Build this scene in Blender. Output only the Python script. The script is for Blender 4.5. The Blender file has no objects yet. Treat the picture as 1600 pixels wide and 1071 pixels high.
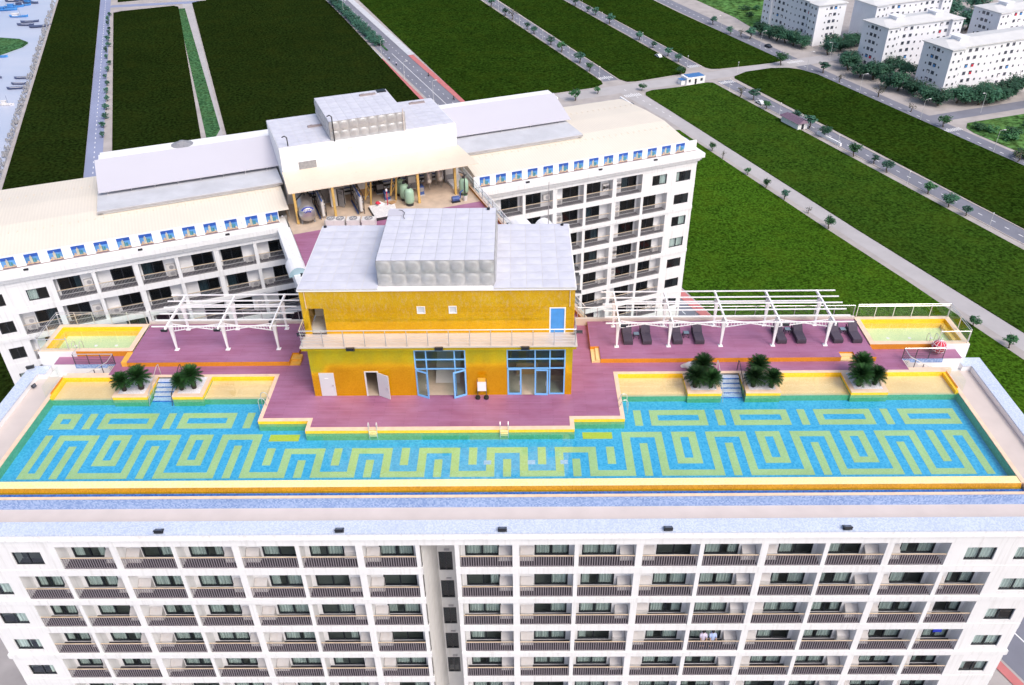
import bpy, math, random
from mathutils import Matrix, Vector
random.seed(7)
sc = bpy.context.scene
col = sc.collection
rad = math.radians

# ------------------------------------------------------------------ camera
cam_d = bpy.data.cameras.new('camera'); cam = bpy.data.objects.new('camera', cam_d); col.objects.link(cam)
cam_d.sensor_fit = 'HORIZONTAL'; cam_d.sensor_width = 36.0; cam_d.lens = 29.415
cam_d.clip_start = 0.5; cam_d.clip_end = 9000
CR = ((0.9999416, 0.00254683, -0.01050334), (-0.00716838, -0.57101858, -0.82090584), (-0.00808831, 0.82093319, -0.57096697))
r_, d_, f_ = CR
cam.matrix_world = Matrix(((r_[0], -d_[0], -f_[0], 0), (r_[1], -d_[1], -f_[1], 0), (r_[2], -d_[2], -f_[2], 38.0), (0, 0, 0, 1)))
sc.camera = cam

# ------------------------------------------------------------------ light
SUN_EL, SUN_AZ = 50.0, 142.0          # azimuth clockwise from +Y (behind and right of the camera)
w = bpy.data.worlds.new('World'); sc.world = w; w.use_nodes = True
nt = w.node_tree; nt.nodes.clear()
sky = nt.nodes.new('ShaderNodeTexSky'); sky.sky_type = 'NISHITA'; sky.sun_disc = False
sky.sun_elevation = rad(SUN_EL); sky.sun_rotation = rad(SUN_AZ)
sky.air_density = 1.0; sky.dust_density = 4.5; sky.ozone_density = 1.0
bg = nt.nodes.new('ShaderNodeBackground'); bg.inputs['Strength'].default_value = 0.15
wo = nt.nodes.new('ShaderNodeOutputWorld')
nt.links.new(sky.outputs[0], bg.inputs[0]); nt.links.new(bg.outputs[0], wo.inputs[0])
sun_d = bpy.data.lights.new('sun', 'SUN'); sun_d.energy = 1.15; sun_d.angle = rad(28); sun_d.color = (1.0, 0.97, 0.93)
sun = bpy.data.objects.new('sun', sun_d); col.objects.link(sun)
sd = Vector((math.sin(rad(SUN_AZ)) * math.cos(rad(SUN_EL)), math.cos(rad(SUN_AZ)) * math.cos(rad(SUN_EL)), math.sin(rad(SUN_EL))))
sun.rotation_euler = (-sd).to_track_quat('-Z', 'Y').to_euler()
sc.view_settings.view_transform = 'Standard'; sc.view_settings.look = 'None'
sc.view_settings.exposure = 0.45; sc.view_settings.gamma = 1.0; sc.view_settings.use_curve_mapping = False

# ------------------------------------------------------------------ materials
MATS = {}
def new_mat(name):
    m = bpy.data.materials.new(name); m.use_nodes = True; m.node_tree.nodes.clear(); MATS[name] = m
    return m, m.node_tree
def N(t, kind, **kw):
    n = t.nodes.new('ShaderNode' + kind)
    for k, v in kw.items():
        if k in n.inputs: n.inputs[k].default_value = v
        else: setattr(n, k, v)
    return n
def c4(c): return (c[0], c[1], c[2], 1.0)
def mixc(t, fac, a, b, blend='MIX'):
    n = t.nodes.new('ShaderNodeMix'); n.data_type = 'RGBA'; n.blend_type = blend
    for sock, v in ((0, fac), (6, a), (7, b)):
        if isinstance(v, (int, float)): n.inputs[sock].default_value = v
        elif isinstance(v, tuple): n.inputs[sock].default_value = c4(v)
        else: t.links.new(v, n.inputs[sock])
    return n.outputs[2]
def ramp(t, src, lo, hi):
    n = t.nodes.new('ShaderNodeMapRange'); n.inputs[1].default_value = lo; n.inputs[2].default_value = hi
    t.links.new(src, n.inputs[0]); return n.outputs[0]
def pos(t, scale=(1, 1, 1)):
    g = t.nodes.new('ShaderNodeNewGeometry')
    if scale == (1, 1, 1): return g.outputs['Position']
    v = t.nodes.new('ShaderNodeVectorMath'); v.operation = 'MULTIPLY'; v.inputs[1].default_value = scale
    t.links.new(g.outputs['Position'], v.inputs[0]); return v.outputs[0]
def noise(t, vec, scale, detail=3.0, rough=.55):
    n = N(t, 'TexNoise'); n.inputs['Scale'].default_value = scale; n.inputs['Detail'].default_value = detail; n.inputs['Roughness'].default_value = rough
    t.links.new(vec, n.inputs['Vector']); return n.outputs[0]
def speck(t, cell):
    v = t.nodes.new('ShaderNodeVectorMath'); v.operation = 'SNAP'; v.inputs[1].default_value = (cell, cell, cell)
    o = t.nodes.new('ShaderNodeVectorMath'); o.operation = 'ADD'; o.inputs[1].default_value = (.013, .017, .011)
    t.links.new(pos(t), o.inputs[0]); t.links.new(o.outputs[0], v.inputs[0])
    wn = t.nodes.new('ShaderNodeTexWhiteNoise'); wn.noise_dimensions = '3D'; t.links.new(v.outputs[0], wn.inputs['Vector'])
    return wn.outputs['Value']
def finish(t, color, rough=.6, metal=0.0, bump=None, bstr=.2, bdist=.02, spec=.5, coat=0.0):
    p = N(t, 'BsdfPrincipled'); p.inputs['Roughness'].default_value = rough; p.inputs['Metallic'].default_value = metal
    p.inputs['Specular IOR Level'].default_value = spec; p.inputs['Coat Weight'].default_value = coat
    if isinstance(color, tuple): p.inputs['Base Color'].default_value = c4(color)
    else: t.links.new(color, p.inputs['Base Color'])
    if bump is not None:
        b = N(t, 'Bump'); b.inputs['Strength'].default_value = bstr; b.inputs['Distance'].default_value = bdist
        t.links.new(bump, b.inputs['Height']); t.links.new(b.outputs[0], p.inputs['Normal'])
    o = N(t, 'OutputMaterial'); t.links.new(p.outputs[0], o.inputs[0]); return p
def plain(name, c, rough=.6, metal=0.0, var=.12, scale=1.5, streak=0.0, spec=.5, bump=0.0, dirt=None):
    """paint with cloudy variation, optional vertical rain streaks and dirt"""
    m, t = new_mat(name)
    n1 = noise(t, pos(t), scale, 5)
    colr = mixc(t, ramp(t, n1, .3, .7), tuple(x * (1 - var) for x in c), tuple(min(1, x * (1 + var * .6)) for x in c))
    if streak:
        n2 = noise(t, pos(t, (3.0, 3.0, .12)), 1.6, 4)
        d = dirt or tuple(x * .72 for x in c)
        f = t.nodes.new('ShaderNodeMath'); f.operation = 'MULTIPLY'; f.inputs[1].default_value = streak
        t.links.new(ramp(t, n2, .52, .78), f.inputs[0]); colr = mixc(t, f.outputs[0], colr, d)
    finish(t, colr, rough, metal, n1 if bump else None, bump, .03, spec)
    return m
def mosaic(name, a, b, cell, rough=.3, metal=0.0, third=None, big=.25, spec=.5, coat=0.0):
    m, t = new_mat(name)
    s = speck(t, cell)
    colr = mixc(t, s, a, b)
    if third:
        colr = mixc(t, ramp(t, noise(t, pos(t, (.6, .6, 1.2)), 1.1, 5, .65), .45, .75), colr, third)
    if big:
        colr = mixc(t, big, colr, mixc(t, ramp(t, noise(t, pos(t), .35, 4), .3, .7), tuple(x * .7 for x in a), b))
    finish(t, colr, rough, metal, s, .12, .01, spec, coat)
    return m

plain('white_paint', (.78, .78, .79), .55, var=.04, scale=.6, streak=.6, dirt=(.56, .55, .54))
plain('white_clean', (.82, .82, .84), .5, var=.03)
plain('recess_paint', (.66, .65, .64), .6, var=.06, streak=.6, dirt=(.52, .48, .43))
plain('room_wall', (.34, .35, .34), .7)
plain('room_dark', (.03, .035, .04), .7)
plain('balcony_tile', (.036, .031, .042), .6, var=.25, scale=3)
plain('stone_beige', (.62, .55, .50), .6, var=.10, scale=.8, streak=.2)
plain('walk_tile', (.60, .53, .50), .55, var=.06, scale=.7)
plain('peach_stone', (.82, .60, .44), .5, var=.12, scale=1.8)
plain('rail_bar', (.25, .22, .25), .5, var=.1)
plain('rail_dark', (.07, .06, .08), .5)
plain('handrail_wood', (.68, .54, .38), .45, var=.15)
plain('rail_grey', (.42, .41, .43), .4, .3)
plain('steel_rail', (.72, .71, .70), .3, .7, var=.05)
plain('frame_dark', (.025, .03, .04), .4, .2)
plain('frame_white', (.75, .76, .78), .4)
plain('ac_cover', (.50, .48, .485), .6, var=.08, streak=.5, dirt=(.45, .38, .34))
plain('ac_white', (.68, .66, .65), .5, var=.06, streak=.4)
plain('blue_frame', (.20, .47, .86), .4, var=.06)
plain('blue_door', (.07, .30, .72), .5, var=.12, scale=2, streak=.3)
plain('door_white', (.60, .60, .64), .45, var=.03)
plain('black_metal', (.015, .017, .025), .4, .3)
plain('lamp_glass', (.10, .11, .14), .15, 0, spec=.8)
plain('white_steel', (.86, .86, .88), .4, var=.02)
plain('cream_roof', (.86, .79, .68), .55, var=.05, scale=.25, streak=.15)
plain('lavender_roof', (.53, .52, .585), .5, var=.02, scale=.2)
plain('concrete', (.55, .56, .60), .75, var=.12, scale=.5, streak=.2)
plain('canopy_roof', (.74, .64, .52), .55, var=.06, scale=.4, streak=.3, dirt=(.6, .45, .33))
plain('court_tile', (.58, .46, .36), .6, var=.18, scale=.9)
plain('yellow_post', (.62, .40, .12), .5, var=.2, scale=3)
plain('green_tank', (.33, .50, .37), .4, var=.08)
plain('steel_tank', (.50, .48, .48), .28, .8, var=.1)
plain('machine_blue', (.05, .10, .30), .5, var=.25, scale=5)
plain('machine_grey', (.32, .32, .34), .5, .2, var=.2, scale=4)
plain('machine_black', (.03, .03, .035), .5)
plain('sign_blue', (.03, .05, .32), .4)
plain('wicker', (.055, .042, .062), .75, var=.25, scale=9, bump=.3)
plain('cushion', (.072, .056, .085), .85, var=.15, scale=5)
plain('table_glass', (.20, .27, .33), .1, spec=.8)
plain('gravel_white', (.80, .78, .82), .9, var=.25, scale=14, bump=.5)
plain('orange_step', (.85, .44, .06), .4, var=.2, scale=2.5)
plain('red_fabric', (.62, .02, .06), .6, var=.15, scale=6)
plain('white_cloth', (.80, .77, .80), .8, var=.06, scale=4, bump=.3)
plain('cardboard', (.42, .25, .12), .8)
plain('asphalt', (.19, .195, .24), .85, var=.14, scale=.12)
plain('asphalt_dark', (.10, .10, .125), .85, var=.15, scale=.2)
plain('asphalt_pale', (.42, .40, .41), .85, var=.10, scale=.15)
plain('asphalt_blue', (.25, .28, .42), .85, var=.10, scale=.05)
plain('pavement', (.55, .48, .45), .85, var=.12, scale=.3)
plain('sand', (.40, .365, .355), .9, var=.16, scale=.2)
plain('pavement_red', (.52, .17, .17), .8, var=.10, scale=.5)
plain('road_paint', (.78, .78, .80), .7, var=.08, scale=2)
plain('trunk', (.10, .08, .06), .9, var=.25, scale=6)
plain('cycad_trunk', (.03, .025, .02), .95, var=.3, scale=12, bump=.5)
plain('house_roof', (.62, .62, .62), .6, var=.06, scale=.3)
plain('house_wall', (.80, .81, .86), .65, var=.05, scale=.2, streak=.4, dirt=(.60, .61, .66))  # bluish tint in the white stands in for distant haze
plain('house_glass', (.07, .08, .11), .25, var=.5, scale=.6, spec=.6)
plain('blue_roof', (.05, .17, .42), .5)
plain('maroon_roof', (.16, .10, .15), .6, var=.15)
plain('boat_blue', (.06, .26, .62), .5, var=.25, scale=.7)
plain('boat_dark', (.06, .08, .17), .6, var=.3, scale=.9)
plain('boat_white', (.70, .68, .68), .6)
plain('lamp_post', (.72, .72, .74), .4, .2)
plain('skin', (.42, .26, .18), .6); plain('hair', (.01, .01, .012), .6)
plain('shirt_lilac', (.60, .55, .70), .8); plain('shirt_blue', (.45, .56, .85), .8); plain('trousers', (.03, .035, .06), .8)
plain('car_paint', (.03, .04, .06), .25, .2); plain('car_white', (.75, .76, .78), .3)
plain('tyre', (.015, .015, .015), .8)
plain('cloth_blue', (.03, .06, .70), .7)
plain('poster_sky', (.10, .28, .58), .4, var=.35, scale=.9); plain('poster_deep', (.02, .09, .42), .4, var=.2)
plain('poster_tower', (.50, .46, .36), .4, var=.3, scale=3); plain('poster_teal', (.05, .22, .26), .4, var=.3, scale=4)
plain('poster_street', (.55, .38, .26), .4, var=.5, scale=6); plain('poster_dark', (.05, .03, .10), .4)
plain('banner_logo', (.60, .60, .66), .5); plain('polycarbonate', (.36, .52, .60), .25, var=.05, spec=.6)
plain('stain', (.30, .25, .25), .8)

mosaic('mosaic_pale', (.44, .52, .70), (.64, .70, .80), .08, .35, big=.12)
mosaic('mosaic_mid', (.16, .27, .56), (.40, .52, .76), .10, .35, big=.15)
mosaic('mosaic_deep', (.03, .10, .38), (.10, .26, .66), .10, .15, big=.2)
mosaic('pool_blue', (.03, .37, .62), (.13, .55, .76), .11, .3, big=.1)
mosaic('pool_green', (.60, .63, .20), (.74, .75, .30), .08, .3, big=.3)
mosaic('pool_lime', (.72, .60, .02), (.82, .70, .05), .08, .3, big=.2)
mosaic('pool_wall', (.10, .38, .15), (.18, .52, .24), .10, .3, big=.2)
mosaic('yellow_tile', (.90, .50, .012), (.95, .62, .04), .08, .25, big=.15)
mosaic('cream_tile', (.82, .58, .26), (.88, .68, .36), .09, .3, big=.5)
mosaic('orange_tile', (.62, .22, .012), (.75, .30, .025), .07, .25, big=.4)
mosaic('lip_tile', (.92, .76, .34), (.95, .83, .46), .08, .25, big=.2)
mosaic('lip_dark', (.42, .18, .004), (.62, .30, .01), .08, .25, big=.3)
mosaic('tub_floor', (.55, .72, .36), (.72, .82, .46), .09, .3, big=.3)

def gold_wall():
    m, t = new_mat('gold_mosaic')
    s = speck(t, .06)
    base = mixc(t, s, (.74, .41, .006), (.90, .54, .012))
    pale = ramp(t, noise(t, pos(t, (2.2, 1.0, 1.0)), 2.0, 9, .82), .50, .66)
    zed = N(t, 'SeparateXYZ'); t.links.new(pos(t), zed.inputs[0])
    hi = ramp(t, zed.outputs[2], 5.0, 6.6)
    mu = t.nodes.new('ShaderNodeMath'); mu.operation = 'MULTIPLY'; t.links.new(pale, mu.inputs[0]); mu.inputs[1].default_value = .85
    mu2 = t.nodes.new('ShaderNodeMath'); mu2.operation = 'MULTIPLY'; t.links.new(mu.outputs[0], mu2.inputs[0]); t.links.new(hi, mu2.inputs[1])
    base = mixc(t, mu2.outputs[0], base, (.84, .60, .24))
    base = mixc(t, .3, base, mixc(t, ramp(t, noise(t, pos(t), .5, 4), .3, .7), (.60, .31, .006), (.95, .60, .02)))
    p = finish(t, base, .14, .62, s, .05, .006, .6)
gold_wall()

def deck_mat(name, a, b, gap, along='x'):
    m, t = new_mat(name)
    br = N(t, 'TexBrick'); br.offset = .37
    for k, v in (('Scale', 1.0), ('Mortar Size', .008), ('Brick Width', 2.4), ('Row Height', .15), ('Bias', 0.0), ('Mortar Smooth', .3)): br.inputs[k].default_value = v
    br.inputs['Color1'].default_value = c4(a); br.inputs['Color2'].default_value = c4(b); br.inputs['Mortar'].default_value = c4(gap)
    t.links.new(pos(t), br.inputs['Vector'])
    wear = ramp(t, noise(t, pos(t, (.5, 1.1, 1)), .7, 5, .62), .35, .7)
    colr = mixc(t, wear, br.outputs[0], mixc(t, .5, br.outputs[0], (.43, .22, .38)))
    p = finish(t, colr, .48, 0, br.outputs['Fac'], -.25, .01)
deck_mat('deck_plank', (.29, .103, .19), (.35, .132, .24), (.14, .05, .10))

def tank_mat():
    m, t = new_mat('tank_panel')
    n1 = noise(t, pos(t), 1.2, 4)
    finish(t, mixc(t, ramp(t, n1, .3, .7), (.60, .60, .68), (.70, .70, .77)), .5, .12, noise(t, pos(t), 9, 2), .04, .01)
    m, t = new_mat('tank_steel')
    n1 = noise(t, pos(t), 1.7, 4)
    finish(t, mixc(t, ramp(t, n1, .3, .7), (.40, .40, .405), (.52, .52, .525)), .35, .3, n1, .08, .02)
tank_mat()

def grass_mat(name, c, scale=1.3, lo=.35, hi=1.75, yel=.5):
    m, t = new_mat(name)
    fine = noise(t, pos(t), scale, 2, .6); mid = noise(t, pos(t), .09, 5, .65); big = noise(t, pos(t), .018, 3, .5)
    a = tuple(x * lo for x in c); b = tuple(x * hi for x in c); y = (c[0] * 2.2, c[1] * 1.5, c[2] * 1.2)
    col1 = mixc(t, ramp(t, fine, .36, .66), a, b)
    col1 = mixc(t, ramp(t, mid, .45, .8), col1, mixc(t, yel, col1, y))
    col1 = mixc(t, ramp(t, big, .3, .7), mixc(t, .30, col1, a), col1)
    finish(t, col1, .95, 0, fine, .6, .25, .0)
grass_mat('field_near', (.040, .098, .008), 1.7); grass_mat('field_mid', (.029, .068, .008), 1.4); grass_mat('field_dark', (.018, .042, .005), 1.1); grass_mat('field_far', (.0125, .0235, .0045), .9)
grass_mat('scrub_grass', (.075, .17, .05), .5, .3, 1.7); grass_mat('verge_grass', (.05, .13, .055), .9)
def leaf_mat(name, a, b):
    m, t = new_mat(name)
    oi = N(t, 'ObjectInfo'); n1 = noise(t, pos(t), 1.1, 3)
    colr = mixc(t, ramp(t, n1, .3, .7), a, b)
    hs = N(t, 'HueSaturation'); mr = N(t, 'MapRange'); mr.inputs[3].default_value = .6; mr.inputs[4].default_value = 1.5
    t.links.new(oi.outputs['Random'], mr.inputs[0]); t.links.new(mr.outputs[0], hs.inputs['Value']); t.links.new(colr, hs.inputs['Color'])
    finish(t, hs.outputs[0], .7, 0, spec=.3)
leaf_mat('leaf_green', (.020, .075, .030), (.05, .15, .055))
leaf_mat('leaf_teal', (.025, .085, .060), (.06, .16, .11))  # teal in the leaf colour stands in for distance haze
leaf_mat('leaf_dark', (.014, .060, .040), (.050, .140, .075))  # leaves lightened towards teal in place of haze over the far blocks
leaf_mat('leaf_dry', (.05, .06, .035), (.10, .10, .06))
leaf_mat('cycad_leaf', (.005, .026, .006), (.020, .075, .014))

def glass_mat(name, tint, refl=1.0, rough=.02, ior=1.5, bump=0.0, bscale=4.0):
    m, t = new_mat(name)
    tr = N(t, 'BsdfTransparent'); tr.inputs[0].default_value = c4(tint)
    gl = N(t, 'BsdfGlossy'); gl.inputs['Roughness'].default_value = rough; gl.inputs[0].default_value = (refl, refl, refl, 1)
    fr = N(t, 'Fresnel'); fr.inputs[0].default_value = ior
    if bump:
        b = N(t, 'Bump'); b.inputs['Strength'].default_value = bump; b.inputs['Distance'].default_value = .05
        t.links.new(noise(t, pos(t, (1, 1.6, 1)), bscale, 3), b.inputs['Height'])
        t.links.new(b.outputs[0], gl.inputs['Normal']); t.links.new(b.outputs[0], fr.inputs['Normal'])
    ge = N(t, 'NewGeometry'); iv = N(t, 'Math'); iv.operation = 'SUBTRACT'; iv.inputs[0].default_value = 1.0; t.links.new(ge.outputs['Backfacing'], iv.inputs[1])
    mu = N(t, 'Math'); mu.operation = 'MULTIPLY'; t.links.new(fr.outputs[0], mu.inputs[0]); t.links.new(iv.outputs[0], mu.inputs[1])
    mx = N(t, 'MixShader'); t.links.new(mu.outputs[0], mx.inputs[0]); t.links.new(tr.outputs[0], mx.inputs[1]); t.links.new(gl.outputs[0], mx.inputs[2])
    o = N(t, 'OutputMaterial'); t.links.new(mx.outputs[0], o.inputs[0])
glass_mat('glass_teal', (.84, .89, .89)); glass_mat('glass_black', (.40, .48, .52)); glass_mat('glass_clear', (.95, .985, .97)); glass_mat('glass_pav', (.74, .84, .84))
glass_mat('pool_water', (.72, .90, .965), 1.0, .02, 1.8, .07, 2.2)
glass_mat('shallow_water', (.965, .975, .93), 1.0, .02, 1.8, .07, 2.2)
glass_mat('channel_water', (.75, .9, .97), 1.0, .03, 1.36, .06, 3.0)
def curtain():
    m, t = new_mat('curtain')
    n1 = noise(t, pos(t, (9, 9, .05)), 1.0, 2)
    finish(t, mixc(t, ramp(t, n1, .35, .65), (.55, .57, .55), (.90, .92, .88)), .9)
curtain()
def sea_mat():
    m, t = new_mat('sea_water')
    n1 = noise(t, pos(t, (1, 2.5, 1)), .02, 5)
    finish(t, mixc(t, ramp(t, n1, .3, .7), (.40, .46, .60), (.50, .53, .64)), .35, 0, noise(t, pos(t, (1, 2, 1)), .8, 4), .15, .2, .5)
sea_mat()
def corr_mat(name, c, period):
    m, t = new_mat(name)
    tc = N(t, 'TexCoord'); wv = N(t, 'TexWave'); wv.inputs['Scale'].default_value = .314 / period * 1.0; wv.bands_direction = 'X'
    t.links.new(tc.outputs['Object'], wv.inputs['Vector'])
    n1 = noise(t, pos(t), .25, 5)
    colr = mixc(t, ramp(t, n1, .35, .75), c, tuple(x * .93 for x in c))
    colr = mixc(t, .05, colr, wv.outputs[0], 'MULTIPLY')
    finish(t, colr, .5, 0, wv.outputs[1], .3, .02)
corr_mat('corrugated_cream', (.77, .70, .60), .30)

# ------------------------------------------------------------------ mesh helpers
class MB:
    def __init__(s): s.v = []; s.f = []; s.m = []
    def _add(s, vs, fs, m):
        o = len(s.v); s.v += [tuple(p) for p in vs]
        for f in fs: s.f.append(tuple(o + i for i in f)); s.m.append(m)
        return s
    def box(s, x0, x1, y0, y1, z0, z1, m=0):
        return s._add([(x0, y0, z0), (x1, y0, z0), (x1, y1, z0), (x0, y1, z0), (x0, y0, z1), (x1, y0, z1), (x1, y1, z1), (x0, y1, z1)],
                      [(3, 2, 1, 0), (4, 5, 6, 7), (0, 1, 5, 4), (1, 2, 6, 5), (2, 3, 7, 6), (3, 0, 4, 7)], m)
    def quad(s, a, b, c, d, m=0): return s._add([a, b, c, d], [(0, 1, 2, 3)], m)
    def poly(s, pts, m=0): return s._add(pts, [tuple(range(len(pts)))], m)
    def prism(s, pts, z0, z1, m=0, ms=None):
        n = len(pts); vs = [(x, y, z0) for x, y in pts] + [(x, y, z1) for x, y in pts]
        s._add(vs, [tuple(range(n, 2 * n))], m)
        s._add(vs, [tuple(range(n))[::-1]] + [(i, (i + 1) % n, n + (i + 1) % n, n + i) for i in range(n)], m if ms is None else ms)
        return s
    def tube(s, p0, p1, r0, r1=None, n=6, m=0, cap=True):
        r1 = r0 if r1 is None else r1
        p0 = Vector(p0); p1 = Vector(p1); d = (p1 - p0).normalized()
        a = d.orthogonal().normalized(); b = d.cross(a)
        vs = []
        for p, r in ((p0, r0), (p1, r1)):
            for i in range(n):
                an = 2 * math.pi * i / n; vs.append(tuple(p + (a * math.cos(an) + b * math.sin(an)) * r))
        fs = [(i, (i + 1) % n, n + (i + 1) % n, n + i) for i in range(n)]
        if cap: fs += [tuple(range(n))[::-1], tuple(range(n, 2 * n))]
        return s._add(vs, fs, m)
    def path(s, pts, r, n=6, m=0):
        for a, b in zip(pts[:-1], pts[1:]): s.tube(a, b, r, n=n, m=m)
        return s
    def bar(s, p0, p1, wd, ht, m=0):
        """rectangular bar, wd sideways, ht along the up-ish direction"""
        p0 = Vector(p0); p1 = Vector(p1); d = (p1 - p0).normalized()
        up = Vector((0, 0, 1)) if abs(d.z) < .95 else Vector((0, 1, 0))
        a = d.cross(up).normalized() * wd / 2; b = a.cross(d).normalized() * ht / 2
        vs = [tuple(p + x) for p in (p0, p1) for x in (-a - b, a - b, a + b, -a + b)]
        return s._add(vs, [(3, 2, 1, 0), (4, 5, 6, 7), (0, 1, 5, 4), (1, 2, 6, 5), (2, 3, 7, 6), (3, 0, 4, 7)], m)
    def lathe(s, prof, cx=0, cy=0, n=16, m=0):
        vs = []
        for r, z in prof:
            for i in range(n):
                an = 2 * math.pi * i / n; vs.append((cx + r * math.cos(an), cy + r * math.sin(an), z))
        fs = [(k * n + i, k * n + (i + 1) % n, (k + 1) * n + (i + 1) % n, (k + 1) * n + i) for k in range(len(prof) - 1) for i in range(n)]
        return s._add(vs, fs, m)
    def wall(s, x0, x1, z0, z1, y, th, holes, m=0, mr=None):
        """vertical wall facing -y at y, thickness th, with rectangular holes (x0,x1,z0,z1)"""
        mr = m if mr is None else mr
        hs = [h for h in holes if h[1] > x0 and h[0] < x1 and h[3] > z0 and h[2] < z1]
        zs = sorted({z0, z1} | {max(z0, min(z1, q)) for h in hs for q in h[2:]})
        for za, zb in zip(zs[:-1], zs[1:]):
            if zb - za < 1e-5: continue
            row = sorted([h for h in hs if h[2] <= za + 1e-6 and h[3] >= zb - 1e-6])
            x = x0
            for h in row + [None]:
                xe = h[0] if h else x1
                if xe - x > 1e-5:
                    s.quad((x, y, za), (xe, y, za), (xe, y, zb), (x, y, zb), m)
                    s.quad((xe, y + th, za), (x, y + th, za), (x, y + th, zb), (xe, y + th, zb), m)
                if h: x = h[1]
        for a, b, c, d in hs:
            a, b, c, d = max(a, x0), min(b, x1), max(c, z0), min(d, z1)
            s.quad((a, y, c), (a, y, d), (a, y + th, d), (a, y + th, c), mr); s.quad((b, y, d), (b, y, c), (b, y + th, c), (b, y + th, d), mr)
            s.quad((a, y, d), (b, y, d), (b, y + th, d), (a, y + th, d), mr); s.quad((b, y, c), (a, y, c), (a, y + th, c), (b, y + th, c), mr)
        s.quad((x0, y, z1), (x1, y, z1), (x1, y + th, z1), (x0, y + th, z1), m); s.quad((x1, y, z0), (x0, y, z0), (x0, y + th, z0), (x1, y + th, z0), m)
        s.quad((x0, y, z0), (x0, y, z1), (x0, y + th, z1), (x0, y + th, z0), m); s.quad((x1, y, z1), (x1, y, z0), (x1, y + th, z0), (x1, y + th, z1), m)
        return s
    def mesh(s, name, mats, smooth=False):
        me = bpy.data.meshes.new(name); me.from_pydata(s.v, [], s.f)
        for k in (mats if isinstance(mats, (list, tuple)) else [mats]): me.materials.append(MATS[k])
        if any(s.m): me.polygons.foreach_set('material_index', s.m)
        if smooth: me.polygons.foreach_set('use_smooth', [True] * len(s.f))
        me.update(); return me
    def build(s, name, mats, parent=None, loc=(0, 0, 0), rz=0.0, smooth=False):
        return obj(name, s.mesh(name, mats, smooth), parent, loc, rz)
def obj(name, me, parent=None, loc=(0, 0, 0), rz=0.0, sc3=None):
    o = bpy.data.objects.new(name, me); col.objects.link(o); o.location = loc
    if rz: o.rotation_euler = (0, 0, rz)
    if sc3: o.scale = sc3
    if parent: o.parent = parent
    return o
def empty(name, loc=(0, 0, 0), rz=0.0, label=None, cat=None, group=None):
    o = obj(name, None, None, loc, rz); o.empty_display_size = .3
    return tag(o, label, cat, group)
def tag(o, label=None, cat=None, group=None, kind=None):
    for k, v in (('label', label), ('category', cat), ('group', group), ('kind', kind)):
        if v: o[k] = v
    return o
def copy_tree(o, loc, rz=None, label=None, group=None, parent=None, scale=None):
    c = o.copy(); col.objects.link(c); c.location = loc; c.parent = parent
    if rz is not None: c.rotation_euler = (0, 0, rz)
    if scale: c.scale = (scale,) * 3 if isinstance(scale, (int, float)) else scale
    if label: c['label'] = label
    if group: c['group'] = group
    for ch in list(o.children):
        d = ch.copy(); col.objects.link(d); d.parent = c
        for g in list(ch.children):
            e = g.copy(); col.objects.link(e); e.parent = d
    return c
def struct(name, mb, mats, **kw): return tag(mb.build(name, mats, **kw), kind='structure')
ORD = ['first', 'second', 'third', 'fourth', 'fifth', 'sixth', 'seventh', 'eighth', 'ninth', 'tenth', 'eleventh', 'twelfth', 'thirteenth', 'fourteenth', 'fifteenth', 'sixteenth', 'seventeenth', 'eighteenth', 'nineteenth', 'twentieth']
G = -77.0                                            # street level; z = 0 is the pool deck
TH = rad(21.69); OW = (-40.07, 68.36)
EU = (math.cos(TH), math.sin(TH)); EV = (-math.sin(TH), math.cos(TH))
def uv(u, v): return (OW[0] + EU[0] * u + EV[0] * v, OW[1] + EU[1] * u + EV[1] * v)

# ================================================================== GROUND, SEA, ROADS
coast = [(-629.6, 1464.0), (-276.6, 531.0), (-172.8, 257.0), (-75.2, 0.0), (38.6, -300.0)]
mb = MB(); mb.prism([(38.6, -300), (5200, -300), (5200, 5600), (-2200, 5600)] + coast[:4], G - 3, G)
struct('ground', mb, 'sand')
mb = MB(); mb.quad((-6000, -300, G - 1), (400, -300, G - 1), (400, 6000, G - 1), (-6000, 6000, G - 1)); struct('sea', mb, 'sea_water')
def shore():
    m = MB(); rnd = random.Random(3)
    for i in range(420):
        t = rnd.random() ** .8; x = -276.6 + 104 * t - 1.2 + rnd.uniform(-1.8, .9); y = 531 - 274 * t; s = rnd.uniform(.2, .7)
        m.lathe([(.02, G + s * .5), (s * .6, G + s * .3), (s, G - .6)], x, y, 5)
    tag(m.build('shore_rocks', 'machine_grey'), 'grey rocks scattered along the shore beside the dark field', 'rocks', kind='stuff')
shore()
mb = MB(); mb.prism([(-300, 447), (-268, 446.6), (-256.8, 443.7), (-249.5, 437.5), (-248.8, 430), (-253, 417), (-262, 408), (-300, 400)], G - 2, G - .3); struct('mudflat_island', mb, 'verge_grass')

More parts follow.
